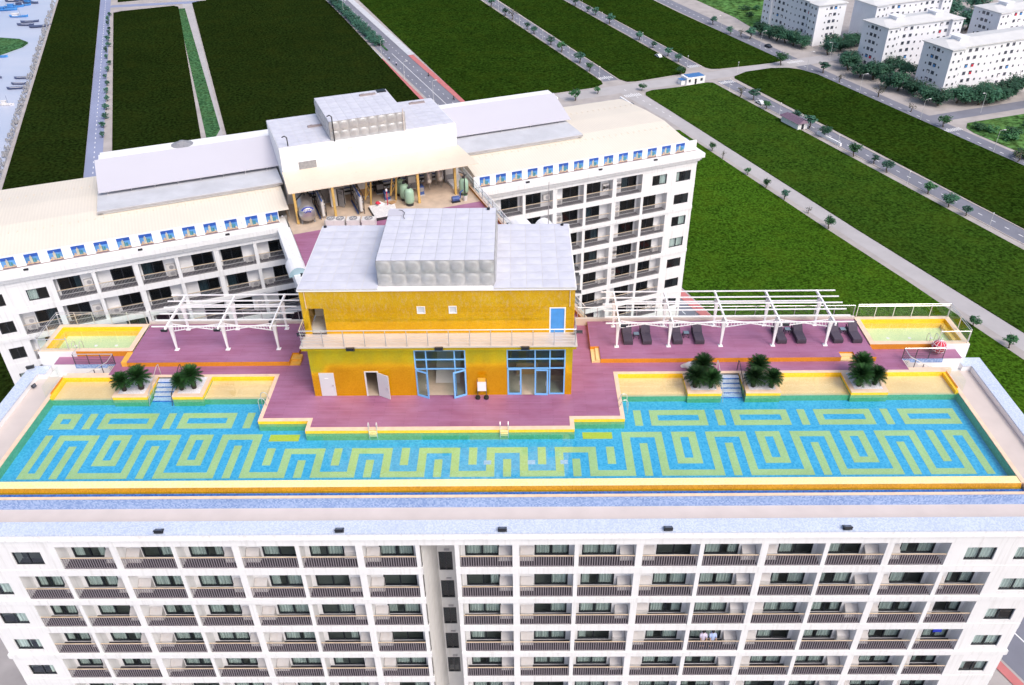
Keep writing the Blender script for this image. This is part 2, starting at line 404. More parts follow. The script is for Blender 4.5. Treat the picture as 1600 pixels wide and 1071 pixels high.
FIELDS = [
 [(-345.6, 716), (-274.6, 529), (-170.8, 256), (-112.0, 101), (-90, 118), (-148, 266), (-249, 527.8), (-321, 714)],
 [(-228.2, 495), (-225, 498.6), (-199, 510.4), (-195.4, 507.5), (-118.6, 301.1), (-89.8, 226.7), (-118.9, 215.8), (-147.7, 290.2)],
 [(-235.8, 520.8), (-213.4, 530.5), (-285, 716), (-308, 706)],
 [(-190.6, 517.2), (-188, 521), (-184, 522.5), (-200, 590), (-170, 600), (-140, 587), (-113.1, 521.8), (-92.9, 473.4), (-40.6, 343.0), (-14, 276), (-84, 236), (-110.8, 306.5)],
 [(-93.2, 520.9), (-122, 592), (-50, 593), (-21.5, 517.7), (36.8, 363.4), (37.0, 360), (33.7, 355.7), (-19.5, 334.5)],
 [(-10.8, 517.2), (-40, 596), (-3, 597), (27.0, 515.5), (74.9, 384.4), (76.2, 379), (74.7, 374.0), (51.5, 363.2), (47.8, 362.8), (45.1, 365.8)],
 [(36.0, 515.1), (6, 597), (49, 598), (79.0, 513.2), (89.3, 482.7), (121.5, 395.8), (121.8, 391), (116.5, 387.9), (91.2, 380.0), (87.6, 379.8), (85.3, 382.1)],
 [(95.6, 368.7), (101.9, 375.0), (114.6, 380.2), (122, 380.2), (126.6, 377.9), (132.2, 370.8), (172.1, 268.1), (213, 160), (186, 133), (149.3, 222.1), (95.1, 366.0)],
 [(54.1, 348.4), (57, 351), (68.7, 354.6), (82, 360.6), (84.5, 360.2), (142.7, 208.9), (175, 125), (152, 95), (122.2, 167.7), (100.4, 222.2), (53.6, 345)],
 [(8, 280), (56, 304), (61, 304.5), (65.6, 291.6), (91.6, 222.4), (103.5, 192.5), (116.6, 156.5), (160, 48), (100, 60), (50.5, 172)],
]
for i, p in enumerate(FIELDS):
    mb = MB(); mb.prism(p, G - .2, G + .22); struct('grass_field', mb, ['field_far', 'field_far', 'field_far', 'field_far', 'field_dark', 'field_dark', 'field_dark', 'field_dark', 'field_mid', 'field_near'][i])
mb = MB(); mb.prism([(118, 470), (88, 560), (150, 600), (190, 520), (140, 440), (124, 440)], G - .2, G + .15); struct('scrub_lot', mb, 'scrub_grass')
mb = MB(); mb.prism([(171, 309), (176, 311), (230, 330), (260, 250), (205, 210), (169, 299), (168.5, 304)], G - .2, G + .15); struct('scrub_lot', mb, 'scrub_grass')
mb = MB(); mb.prism([(-194.6, 503), (-116.2, 300), (-113.2, 301), (-114, 310), (-190.5, 504)], G - .2, G + .12); struct('grass_verge', mb, 'verge_grass')

def strip(p0, p1, o0, o1, z, m, mat=0):
    d = Vector((p1[0] - p0[0], p1[1] - p0[1])).normalized(); n = Vector((d.y, -d.x)) * 1.0
    if n.x < 0: n = -n
    m.quad(*[(p[0] + n.x * o, p[1] + n.y * o, z) for p, o in ((p0, o0), (p0, o1), (p1, o1), (p1, o0))], mat)
def dashes(m, p0, p1, off, ln, gap, wd, z):
    d = Vector((p1[0] - p0[0], p1[1] - p0[1])); L = d.length; d /= L; t = 0
    while t < L:
        a = (p0[0] + d.x * t, p0[1] + d.y * t); b = (a[0] + d.x * ln, a[1] + d.y * ln)
        strip(a, b, off - wd / 2, off + wd / 2, z, m); t += ln + gap
def road(name, p0, p1, half, mat, z=.02, dash=True, edge=False):
    m = MB(); strip(p0, p1, -half, half, G + z, m); r = struct(name, m, mat)
    if dash or edge:
        m = MB()
        if dash: dashes(m, p0, p1, 0, 1.6, 3.4, .28, G + z + .012)
        if edge:
            for s in (-1, 1): strip(p0, p1, s * (half - .35) - .09, s * (half - .35) + .09, G + z + .012, m)
        k = m.build('lane_marking', 'road_paint', r)
    return r
def kerbs(parent, p0, p1, half):
    m = MB()
    for s in (-1, 1):
        strip(p0, p1, s * half - .15, s * half + .15, G + .14, m)
        strip(p0, p1, s * half - .15, s * half - .149, G + .08, m)
    m.build('kerb', 'pavement', parent)
A0, A1 = (-202.7, 751.0), (123.0, -21.0)                      # main avenue
r = road('avenue', A0, A1, 6.1, 'asphalt', .02, False)
m = MB(); strip((-60, 409.3), A1, -.12, .12, G + .034, m)
for o in (-3.1, 3.1): dashes(m, (-60, 409.3), A1, o, 1.5, 4.5, .22, G + .034)
for o in (-3.1, 3.1): dashes(m, A0, (-60, 409.3), o, 1.5, 4.5, .22, G + .034)
m.build('lane_marking', 'road_paint', r)
m = MB()
for a, b in ((6.1, 8.6), (-7.9, -6.3)):
    strip((-57.5, 403.4), A1, a, b, G + .14, m)
struct('red_pavement', m, 'pavement_red')
m = MB(); strip(A0, (-57.5, 403.4), 6.1, 9.6, G + .14, m); strip(A0, (-57.5, 403.4), -8.6, -6.3, G + .13, m); struct('pavement', m, 'concrete')
m = MB(); strip(A0, (-62, 414), -1.2, -.2, G + .3, m); struct('median_strip', m, 'verge_grass')
s1 = road('street', (-45.5, 596.5), (40.9, 364.6), 3.6, 'asphalt', .02); 
s2 = road('street', (1.5, 597), (80.4, 382.7), 3.4, 'asphalt', .02)
s4 = road('street', (89.8, 363.2), (181, 129), 3.6, 'asphalt', .02)
s5 = road('street', (45.5, 352.5), (59.8, 320.0), 3.6, 'asphalt_pale', .02); s5 = road('street', (59.8, 320.0), (156, 72), 3.1, 'asphalt_pale', .02, False)
s3 = road('street', (56, 597), (126.5, 392.5), 4.2, 'asphalt', .02, True); s3b = road('street', (126.5, 392.5), (216, 162), 4.2, 'asphalt', .02, True)
cx = road('cross_street', (18, 342.3), (152, 398.0), 4.6, 'asphalt_pale', .026, False)
road('cross_street', (152, 398.0), (240, 430), 3.2, 'asphalt', .026, False)
road('cross_street', (160, 314), (240, 343), 3.4, 'asphalt', .026, False)
w1 = road('shore_road', (-324.5, 732), (-34.6, -20), 2.9, 'asphalt_blue', .02, True)
w2 = road('lane', (-262, 700), (-80, 213), 2.6, 'asphalt_pale', .02, False)
road('cross_lane', (-236, 510.6), (-186, 519.8), 3.0, 'asphalt_blue', .03, False)
for rd, p0, p1, h in ((s1, (-45.5, 596.5), (40.9, 364.6), 3.7), (s2, (1.5, 597), (80.4, 382.7), 3.5), (s4, (89.8, 363.2), (181, 129), 3.7)): kerbs(rd, p0, p1, h)
def zebra(parent, c, d_along, length, n, wd=.45, gap=.5):
    m = MB(); d = Vector(d_along).normalized(); nn = Vector((-d.y, d.x))
    for i in range(n):
        o = (i - (n - 1) / 2) * (wd + gap); a = Vector(c) + nn * o
        m.quad(*[(a.x + d.x * s * length / 2 + nn.x * q * wd / 2, a.y + d.y * s * length / 2 + nn.y * q * wd / 2, G + .045) for s, q in ((-1, -1), (1, -1), (1, 1), (-1, 1))])
    m.build('zebra_crossing', 'road_paint', parent)
DS = (.37, -.93)
zebra(cx, (38.6, 368.5), DS, 3.0, 8); zebra(cx, (48.2, 345.0), DS, 3.0, 8); zebra(cx, (81.2, 384.6), DS, 3.0, 8); zebra(cx, (90.8, 361.0), DS, 3.0, 8)
zebra(cx, (128, 389.5), DS, 2.5, 9); zebra(cx, (162.5, 302.3), DS, 2.5, 9)

# ------------------------------------------------------------------ trees
def crown_mesh(name, seed, nclump, nleaf, mat, leaf=.16, flat=.8):
    """unit crown (radius 1): clumps of small leaf faces at uneven distances"""
    rnd = random.Random(seed); m = MB(); cl = []
    for i in range(nclump):
        while True:
            p = Vector((rnd.uniform(-1, 1), rnd.uniform(-1, 1), rnd.uniform(-1, 1)))
            if .35 < p.length < 1: break
        p.z *= flat; cl.append((p * rnd.uniform(.55, .95), rnd.uniform(.22, .42)))
    for c, r in cl:
        for k in range(nleaf):
            q = Vector((rnd.gauss(0, 1), rnd.gauss(0, 1), rnd.gauss(0, 1))).normalized() * r * rnd.uniform(.5, 1.1)
            p = c + q; n = (q + Vector((rnd.uniform(-.2, .2), rnd.uniform(-.2, .2), .25))).normalized(); a = n.orthogonal().normalized(); an = rnd.uniform(0, 6.28)
            a = (a * math.cos(an) + n.cross(a) * math.sin(an)); b = n.cross(a); s = leaf * rnd.uniform(.6, 1.3)
            m.quad(p - a * s, p - b * s * .6, p + a * s, p + b * s * .6)
    return m.mesh(name, mat)
def trunk_mesh(seed, lean=.12):
    rnd = random.Random(seed); m = MB(); p = Vector((0, 0, 0)); pts = [p]
    for i in range(3): p = p + Vector((rnd.uniform(-lean, lean), rnd.uniform(-lean, lean), .34)); pts.append(p)
    for i in range(3): m.tube(pts[i], pts[i + 1], .06 - .012 * i, .06 - .012 * (i + 1), 6)
    for i in range(5):
        a = rnd.uniform(0, 6.28); q = pts[1 + i % 3]; m.tube(q, q + Vector((math.cos(a) * .35, math.sin(a) * .35, .32)), .022, .008, 4)
    return m.mesh('trunk', 'trunk')
CROWNS = {k: [crown_mesh('crown', s + i, nc, nl, mt, lf) for i in range(3)] for k, (s, nc, nl, mt, lf) in
          dict(street=(10, 16, 26, 'leaf_teal', .15), green=(20, 22, 30, 'leaf_green', .13), big=(30, 46, 46, 'leaf_dark', .085), dry=(40, 9, 11, 'leaf_dry', .12), bush=(50, 18, 26, 'leaf_green', .13), teal=(60, 40, 40, 'leaf_teal', .09)).items()}
TRUNKS = [trunk_mesh(i) for i in range(4)]
tcount = [0]
def tree(kind, x, y, h, rx, label, group, name='street_tree', z=G, cz=.68):
    i = tcount[0]; tcount[0] += 1; rnd = random.Random(i * 7 + 1)
    e = empty(name, (x, y, z), rnd.uniform(0, 6.28), label, 'tree', group)
    obj('trunk', TRUNKS[i % 4], e, sc3=(h * .9, h * .9, h * .8))
    rx *= 1.2
    obj('crown', CROWNS[kind][i % 3], e, (0, 0, h * cz), rnd.uniform(0, 6), (rx, rx * rnd.uniform(.85, 1.1), h * (1 - cz) * 1.15))
    return e
def row(kind, pts, h, r, phrase, group, jit=.25, name='street_tree'):
    for i, (x, y) in enumerate(pts):
        rnd = random.Random(int(x * 10)); k = rnd.uniform(1 - jit, 1 + jit)
        tree(kind if not isinstance(kind, list) else kind[i % len(kind)], x, y, h * k, r * k, '%s %s' % (ORD[i], phrase), group, name)
row(['street', 'street', 'dry', 'street', 'street', 'street', 'green', 'street', 'green'], [(-14.3, 498.5), (-5.9, 479.3), (-2.4, 470.2), (5.7, 449.7), (9.1, 441.5), (16.9, 421.2), (21.4, 408.6), (29.0, 390.7), (32.6, 378.0)], 5.2, 2.3,
    'street tree from the far end on the street ending at the cream roof', 'street trees on the middle street')
row('street', [(33.3, 500.1), (39.9, 485.5), (43.4, 478.4), (49.3, 459.5), (61, 428), (66, 414), (71, 400), (74.5, 391)], 4.6, 2.3, 'street tree from the far end on the street behind the blue roofed kiosk', 'street trees behind the kiosk')
row(['dry', 'street', 'green', 'street', 'street', 'big', 'green', 'street', 'street', 'green', 'big', 'street'], [(92.0, 341.7), (96.4, 337.5), (99.1, 327.1), (107.3, 314.7), (110.0, 305.4), (113.0, 296.5), (117.6, 278.0), (122.4, 271.2), (124.1, 263.8), (130.9, 246.6), (133.4, 237.1), (136.1, 231.0)], 4.2, 2.1,
    'street tree from the junction along the dashed street past the maroon roofed hut', 'street trees on the dashed street')
row(['green', 'dry', 'green', 'green', 'street', 'dry', 'green'], [(69.3, 284.0), (71.8, 277.1), (77.2, 263.0), (80.8, 252.6), (84.4, 243.5), (89.0, 233.4), (92.1, 223.3)], 3.3, 1.35, 'young tree along the pale street from the cream roof corner', 'young trees on the pale street')
row('green', [(111.2, 170.8), (115.6, 161.6)], 3.4, 1.6, 'bushy young tree beyond the right whirlpool tub', 'young trees right of the tub', name='young_tree')
row(['dry', 'dry', 'dry', 'green', 'dry'], [(138.5, 359), (148.3, 340.0), (154.6, 321.9), (160.3, 305.2), (171.8, 271.9)], 4.6, 2.3, 'sparse tree from the top along the road below the apartment blocks', 'sparse trees by the apartment road')
row(['street', 'street', 'dry', 'street', 'green', 'street'], [(103.2, 456.5), (108.2, 437.3), (112.8, 433.1), (116.1, 429.0), (120.0, 384.5), (135.5, 372.3)], 4.8, 2.4, 'roadside tree from the top beside the topmost field', 'trees by the upper road')
row('green', [(24.0, 339.1), (33.6, 347.3)], 4.2, 2.0, 'tree on the sandy corner just beyond the cream roof', 'trees on the sandy corner')
tree('green', 52.8, 351.2, 3, 1.7, 'small tree on the field corner beside the zebra crossing', 'junction trees')
tree('green', 72.5, 372, 4, 2.1, 'round tree standing right behind the blue roofed kiosk', 'junction trees')
big = [(147.7, 376), (149.5, 366), (154, 362.5), (159, 366), (155, 350.6), (159, 347.5), (163.6, 342.5), (164.5, 332.5), (168, 329), (169, 366.5), (174.5, 362), (166, 372), (176.5, 331.5), (180, 330.5), (184.5, 329.5), (189, 330.5), (193.5, 333.5), (199, 337.5), (205.8, 342.5), (183, 335), (191, 338.5), (212, 330)]
more_trees = [(196, 372), (203, 375), (188, 368), (211, 379), (180, 364), (199, 381), (170, 401), (177, 404), (186, 409), (194, 412), (164, 398), (216, 372), (205, 395), (211, 402), (216, 409), (207, 388), (178, 395), (160, 386), (151, 386), (146, 400)]
more_trees.sort(key=lambda p: p[0] / p[1])
for i, (x, y) in enumerate(more_trees):
    rnd = random.Random(i + 300); tree('teal', x, y, rnd.uniform(5, 9), rnd.uniform(2.8, 4.6), '%s tree from the left in the yards between the apartment blocks' % ORD[i], 'yard trees between the blocks', 'yard_tree', cz=.58)
for i, (x, y) in enumerate(sorted(big, key=lambda p: p[0] / p[1])):
    rnd = random.Random(i); tree('big', x, y, rnd.uniform(6.0, 8.6), rnd.uniform(3.6, 5.0), '%s big tree from the left in the grove below the apartment blocks' % (ORD[i] if i < 20 else ['last but one', 'last'][i - 20]), 'grove by the apartment blocks', 'leafy_tree', cz=.58)
big2 = [(128, 424), (131.5, 420), (126, 429.5), (134, 415.5), (137, 412), (123, 436), (150, 408), (154, 406), (159, 411), (163, 414)]
for i, (x, y) in enumerate(sorted(big2, key=lambda p: p[0] / p[1])):
    rnd = random.Random(i + 50); tree('big', x, y, rnd.uniform(6, 8), rnd.uniform(3.6, 4.6), '%s big tree from the left below the block with red laundry' % ORD[i], 'trees below the red laundry block', 'leafy_tree', cz=.58)
farp = [(222, 455), (232, 470), (215, 462), (240, 450), (210, 448), (205, 470), (228, 440), (250, 478), (214, 434), (236, 492), (262, 500), (200, 436)]
for i, (x, y) in enumerate(sorted(farp, key=lambda p: p[0] / p[1])):
    rnd = random.Random(i + 90); tree('teal', x, y, rnd.uniform(9, 13), rnd.uniform(5.5, 7.5), '%s tall tree from the left in the wood between the far blocks' % ORD[i], 'wood between the far blocks', 'leafy_tree', cz=.6)
hedge = [(-100 + .4245 * (508 - y) - 4.3, y) for y in range(424, 520, 6)]
for i, (x, y) in enumerate(hedge):
    tree('teal', x, y, 4.2, 3.3, '%s tree from the far end in the hedge row left of the avenue' % ORD[i], 'hedge trees of the avenue', 'hedge_tree', cz=.55)
for i, t in enumerate([.03 + .05 * k for k in range(19)]):
    x, y = -229.5 + 79.7 * t, 494 - 206 * t
    tree('street', x + random.uniform(-1, 1), y, random.uniform(2.2, 3.4), random.uniform(.9, 1.5), '%s sapling from the far end on the sandy strip beside the shore road' % ORD[i], 'saplings along the shore road', 'sapling', cz=.6)
rnd = random.Random(11)
for i in range(14):
    x, y = rnd.uniform(118, 165), rnd.uniform(470, 540)
    tree('bush', x, y, rnd.uniform(2.5, 4.5), rnd.uniform(2, 4.2), '%s rounded bush from the left in the lot beyond the topmost field' % ORD[i], 'bushes in the far scrub lot', 'bush', cz=.5)
for i, (x, y, s) in enumerate([(172.5, 303, 2.6), (176, 300, 2.4), (178.5, 291.5, 3.0), (181, 296, 3.4), (192, 303, 3.2), (199, 309, 3.6), (204, 300, 3.0), (186, 278, 2.6), (175, 275, 3.2), (198, 285, 3.6), (210, 312, 4.2), (190, 268, 3.0)]):
    tree('bush', x, y, s * 1.1, s, '%s green bush from the road bend in the lot at the right edge' % ORD[i], 'bushes in the right scrub lot', 'bush', cz=.48)

# ------------------------------------------------------------------ street lamps
m = MB(); m.tube((0, 0, 0), (0, 0, 7.6), .08, .05, 6); m.path([(0, 0, 7.6), (.4, 0, 7.95), (1.4, 0, 8.1)], .045, 5); POLE8 = m.mesh('pole', 'lamp_post')
m = MB(); m.box(1.2, 2.0, -.14, .14, 8.04, 8.2); HEAD8 = m.mesh('lamp_head', 'white_steel')
m = MB(); m.tube((0, 0, 0), (0, 0, 4.5), .075, .05, 6); POLE4 = m.mesh('pole', 'lamp_post')
m = MB(); m.lathe([(.02, 4.95), (.18, 4.8), (.16, 4.5), (.08, 4.45)], 0, 0, 8); HEAD4 = m.mesh('lamp_head', 'white_steel')
def lamps(pts, phrase, tall, group, rz=0):
    for i, (x, y) in enumerate(pts):
        e = empty('street_lamp', (x, y, G), rz, '%s %s' % (ORD[i], phrase), 'street lamp', group)
        obj('pole', POLE8 if tall else POLE4, e); obj('lamp_head', HEAD8 if tall else HEAD4, e)
lamps([(117.16, 411.83), (129.75, 377.2), (142.17, 344.85), (155.01, 313.44), (167.58, 280.72)], 'tall curved street lamp from the top along the road below the apartment blocks', True, 'tall lamps on the apartment road')
lamps([(104.34, 442.4), (144.48, 392.14), (180.95, 319.94)], 'tall curved lamp from the left on the far side of the apartment road', True, 'tall lamps across the apartment road', 3.6)
lamps([(77.49, 384.24), (97.97, 373.8), (89.39, 350.17), (102.64, 320.11), (114.47, 285.99), (126.87, 253.62), (139.38, 223.12)], 'slim white lamp post from the kiosk along the dashed street', False, 'slim lamps on the dashed street')
lamps([(-9.98, 493.5), (1.57, 461.4), (13.04, 430.7), (24.63, 399.07), (36.34, 369.6)], 'slim white lamp from the far end on the street ending at the cream roof', False, 'slim lamps on the middle street')
lamps([(37.17, 496.3), (45.65, 465.0), (62, 424)], 'slim white lamp from the far end on the street behind the kiosk', False, 'slim lamps behind the kiosk')
lamps([(-95.2, 482.1), (-64.0, 403.3), (-49.5, 368.7), (-34.6, 341.8)], 'tall lamp from the far end beside the avenue with red pavement', True, 'avenue lamps', .2)

# ------------------------------------------------------------------ mopeds, car, kiosk, hut
def moped(x, y, rz, label, shirt):
    e = empty('motorbike', (x, y, G + .03), rz, label, 'motorbike', 'motorbikes on the avenue')
    m = MB(); m.box(-.5, .35, -.14, .14, .35, .7); m.bar((.35, 0, .6), (.6, 0, 1.0), .12, .1); m.bar((.6, -.32, 1.0), (.6, .32, 1.0), .05, .05); m.build('body', 'car_paint', e)
    for wx in (-.6, .62):
        m = MB(); m.tube((wx, -.06, .3), (wx, .06, .3), .3, n=12); m.build('wheel', 'tyre', e)
    p = empty('person', (x, y, G + .03), rz, 'rider in %s sitting on the %s' % (shirt[1], label), 'person', 'motorbike riders')
    person_mesh(p, shirt[0], sit=True)
def person_mesh(p, shirt, sit=False):
    V = [(0, 0, .78), (0, 0, 1.05), (0.02, 0, 1.3), (.03, 0, 1.42), (.05, 0, 1.52), (.05, 0, 1.64),
         (.03, -.17, 1.36), (.15, -.2, 1.12), (.36, -.2, 1.04), (.03, .17, 1.36), (.15, .2, 1.12), (.36, .2, 1.04)]
    V += ([(.32, -.1, .72), (.3, -.12, .35), (.42, -.12, .3), (.32, .1, .72), (.3, .12, .35), (.42, .12, .3)] if sit else
          [(.01, -.1, .45), (-.01, -.1, .06), (.12, -.1, .03), (.01, .1, .45), (-.01, .1, .06), (.12, .1, .03)])
    E = [(0, 1), (1, 2), (2, 3), (3, 4), (4, 5), (2, 6), (6, 7), (7, 8), (2, 9), (9, 10), (10, 11), (0, 12), (12, 13), (13, 14), (0, 15), (15, 16), (16, 17)]
    R = [.15, .14, .16, .06, .085, .09, .065, .05, .04, .065, .05, .04, .085, .055, .05, .085, .055, .05]
    me = bpy.data.meshes.new('body'); me.from_pydata(V, E, []); me.materials.append(MATS['skin'])
    o = obj('body', me, p); sk = o.modifiers.new('skin', 'SKIN'); sk.use_smooth_shade = True
    lay = me.skin_vertices[0].data
    for i, r in enumerate(R): lay[i].radius = (r, r); lay[i].use_root = (i == 0)
    ss = o.modifiers.new('sub', 'SUBSURF'); ss.levels = 1; ss.render_levels = 1
    m = MB(); m.lathe([(.19, .84), (.18, 1.05), (.2, 1.3), (.15, 1.42), (.07, 1.46)], .01, 0, 12)
    for s in (-1, 1): m.tube((.03, s * .16, 1.38), (.15, s * .21, 1.12), .085, .075, 8)
    m.build('shirt', shirt, p, smooth=True)
    m = MB()
    for s in (-1, 1):
        if sit: m.tube((0, s * .09, .76), (.34, s * .1, .72), .11, .095, 8); m.tube((.34, s * .1, .74), (.31, s * .12, .38), .09, .07, 8)
        else: m.tube((0, s * .09, .84), (.0, s * .1, .1), .11, .075, 8)
    m.build('trousers', 'trousers', p, smooth=True)
    m = MB(); m.lathe([(.0, 1.76), (.07, 1.74), (.11, 1.68), (.112, 1.6), (.09, 1.54)], .035, 0, 12); m.build('hair', 'hair', p, smooth=True)
moped(-59.9, 398.3, 1.97, 'white motorbike left of the avenue centre line', ('shirt_blue', 'pale blue shirt'))
moped(-55.6, 390.3, 1.97, 'second motorbike behind the lamp on the avenue', ('shirt_lilac', 'lilac shirt'))
moped(-39.3, 373.4, -1.17, 'dark motorbike beside the red pavement of the avenue', ('trousers', 'dark shirt'))
moped(-26.2, 341.6, -1.17, 'lowest dark motorbike on the avenue', ('trousers', 'dark clothes'))

def car(x, y, rz, paint, label):
    e = empty('parked_car', (x, y, G + .03), rz, label, 'car', None)
    prof = [(-2.1, .35), (-2.15, .75), (-1.5, .9), (-.9, 1.4), (.6, 1.42), (1.2, .95), (2.05, .82), (2.15, .4)]
    m = MB(); n = len(prof)
    m._add([(a, -.85, b) for a, b in prof] + [(a, .85, b) for a, b in prof], [tuple(range(n)), tuple(range(n, 2 * n))[::-1]] + [(i, n + i, n + (i + 1) % n, (i + 1) % n) for i in range(n)], 0); m.build('body', paint, e)
    m = MB(); m.box(-.85, .6, -.87, .87, .98, 1.32); m.build('side_window', 'lamp_glass', e)
    for wx in (-1.35, 1.35):
        for wy in (-.8, .8):
            m = MB(); m.tube((wx, wy - .1, .32), (wx, wy + .1, .32), .32, n=12); m.build('wheel', 'tyre', e)
car(121.5, 413.5, -1.2, 'car_paint', 'dark car parked at the roadside below the red laundry block')
car(98.2, 333.0, 1.95, 'car_white', 'small white car on the dashed street near the junction')
car(66.5, 399, 1.95, 'car_white', 'white car parked among the trees behind the kiosk')

e = empty('kiosk', (75.9, 361.6, G), TH, 'white kiosk with a blue roof beside the junction', 'kiosk')
m = MB(); m.wall(-4.5, 4.5, 0, 3, -2.6, .2, [(-3.6, -2.6, 1, 2.2), (-.6, .4, 0, 2.2), (2.2, 3.4, 1, 2.2)]); m.box(-4.5, 4.5, -2.4, 2.6, 0, 2.98); m.box(-6.6, -4.5, -1.6, 1.2, 0, 2.0); m.build('wall', 'white_clean', e)
m = MB(); m.box(-3.4, 4.3, -2.3, 2.3, 3.0, 3.12); m.build('roof', 'blue_roof', e)
m = MB(); m.box(-6.8, -4.4, -1.9, 1.3, 2.02, 2.14); m.build('porch_roof', 'blue_roof', e)
for a in (-3.6, 2.2): m = MB(); m.box(a, a + 1.1, -2.55, -2.45, 1, 2.2); m.build('window', 'house_glass', e)
m = MB(); m.box(-.6, .4, -2.55, -2.45, 0, 2.2); m.build('door', 'frame_dark', e)
e = empty('hut', (105.2, 308.8, G), rad(-68), 'white hut with a maroon roof beside the dashed street', 'hut')
m = MB(); m.box(-5, 5, -2.2, 2.2, 0, 2.6); m.build('wall', 'white_clean', e)
m = MB(); m._add([(-5.8, -2.9, 2.55), (5.8, -2.9, 2.55), (5.8, 2.9, 2.55), (-5.8, 2.9, 2.55), (-5, 0, 3.5), (5, 0, 3.5)], [(0, 1, 5, 4), (2, 3, 4, 5), (1, 2, 5), (3, 0, 4), (3, 2, 1, 0)], 0); m.build('roof', 'maroon_roof', e)
m = MB(); m.box(5.01, 5.06, -.6, .5, 0, 2.1); m.build('door', 'frame_dark', e)
e = tag(MB().prism([(111.0, 299.3), (111.6, 299.5), (116.4, 287.4), (115.8, 287.2)], G, G + 1.1).build('low_wall', 'white_clean'), 'low white wall running on from the maroon roofed hut', 'wall')

# ------------------------------------------------------------------ apartment blocks
m = MB(); m.box(-.55, .55, -.06, .02, 0, 1.15, 0); m.box(-.45, -.02, -.075, -.06, .1, 1.05, 1); m.box(.02, .45, -.075, -.06, .1, 1.05, 1); AW = m.mesh('window', ['frame_white', 'house_glass'])
m = MB(); m.box(-.8, .8, -.03, .02, 0, 1.35, 1); m.box(-.9, .9, -.12, .02, -.1, 0, 0); AW2 = m.mesh('window', ['frame_white', 'house_glass'])
m = MB(); m.box(-.32, .32, -.05, .02, 0, .75, 1); AW3 = m.mesh('window', ['frame_white', 'house_glass'])
m = MB(); m.box(-.5, .5, -.22, -.12, 0, .9); LAUN = [m.mesh('laundry', k) for k in ('red_fabric', 'boat_blue', 'white_cloth')]
def block(x, y, rz, L, W, H, label, front, left, right, ns=6, hide=0):
    """corner nearest the hotel at (x, y); local +x runs along the long side"""
    e = empty('apartment_block', (x, y, G), rz, label, 'apartment block', 'white apartment blocks')
    m = MB(); m.box(0, L, 0, W, 0, H); m.box(-.0, 6.2, -1.4, 0, 0, H - .004); m.box(L - 6.2, L, -1.4, 0, 0, H - .008); m.build('wall', 'house_wall', e)
    m = MB(); m.box(-.6, L + .6, -.55, W + .6, H, H + .35); m.box(-.6, 6.8, -2.0, -.55, H, H + .346); m.box(L - 6.8, L + .6, -2.0, -.55, H, H + .346)
    m._add([(-.3, -.2, H + .36), (L + .3, -.2, H + .36), (L + .3, W + .2, H + .36), (-.3, W + .2, H + .36), (4, W / 2, H + 1.5), (L - 4, W / 2, H + 1.5)], [(0, 1, 5, 4), (2, 3, 4, 5), (1, 2, 5), (3, 0, 4)], 0)
    rf = m.build('roof', 'house_roof', e)
    for hx in (9, L - 11): m = MB(); m.box(hx, hx + 4, W / 2 - 2.5, W / 2 + 2.5, H + .4, H + 2.6); m.box(hx - .4, hx + 4.4, W / 2 - 2.9, W / 2 + 2.9, H + 2.6, H + 2.8); m.build('stair_head', 'house_wall', rf)
    st = H / ns; rnd = random.Random(int(x)); kinds = [AW, AW2, AW2, AW, AW3, AW3, AW, AW2, AW2, AW, AW3, AW, AW2, AW2, AW]
    for k in range(hide, ns):
        z = k * st + .95
        if front:
            n = int((L - 13) / 3.1)
            for i in range(n):
                w_ = obj('window', kinds[i % 15], e, (7.6 + (L - 15.2) * i / (n - 1), 0, z))
                if kinds[i % 15] is AW2 and rnd.random() < .22: obj('laundry', rnd.choice(LAUN), w_)
            for i, lx in enumerate((1.7, 4.5, L - 4.5, L - 1.7)): obj('window', AW, e, (lx, -1.4, z))
        for on, px, a in ((left, 0, -math.pi / 2), (right, L, math.pi / 2)):
            if on:
                for i in range(4):
                    w_ = obj('window', (AW3, AW2, AW2, AW3)[i], e, (px, W * (.24 + .17 * i), z), a)
                    if i in (1, 2) and rnd.random() < .25: obj('laundry', rnd.choice(LAUN), w_)
block(173.1, 341.2, TH, 62, 14, 18.4, 'nearest white apartment block, cut by the right edge, with a grey patched base', True, True, False)
block(160.0, 374.9, TH, 42, 14, 18.4, 'white apartment block standing second from the right edge behind the grove', True, True, False)
block(144.0 + EV[0] * 42, 415.1 + EV[1] * 42, TH - math.pi / 2, 42, 14.9, 18.4, 'white apartment block hung with red laundry, cut by the top edge', True, False, True)
block(168.5, 413.0, TH, 46, 14, 18.6, 'white apartment block behind the two nearest ones, top cut off', True, False, False, hide=0)
block(219.5, 398.5, TH, 60, 14, 18.4, 'white apartment block in the far right top corner', True, True, False, hide=2)

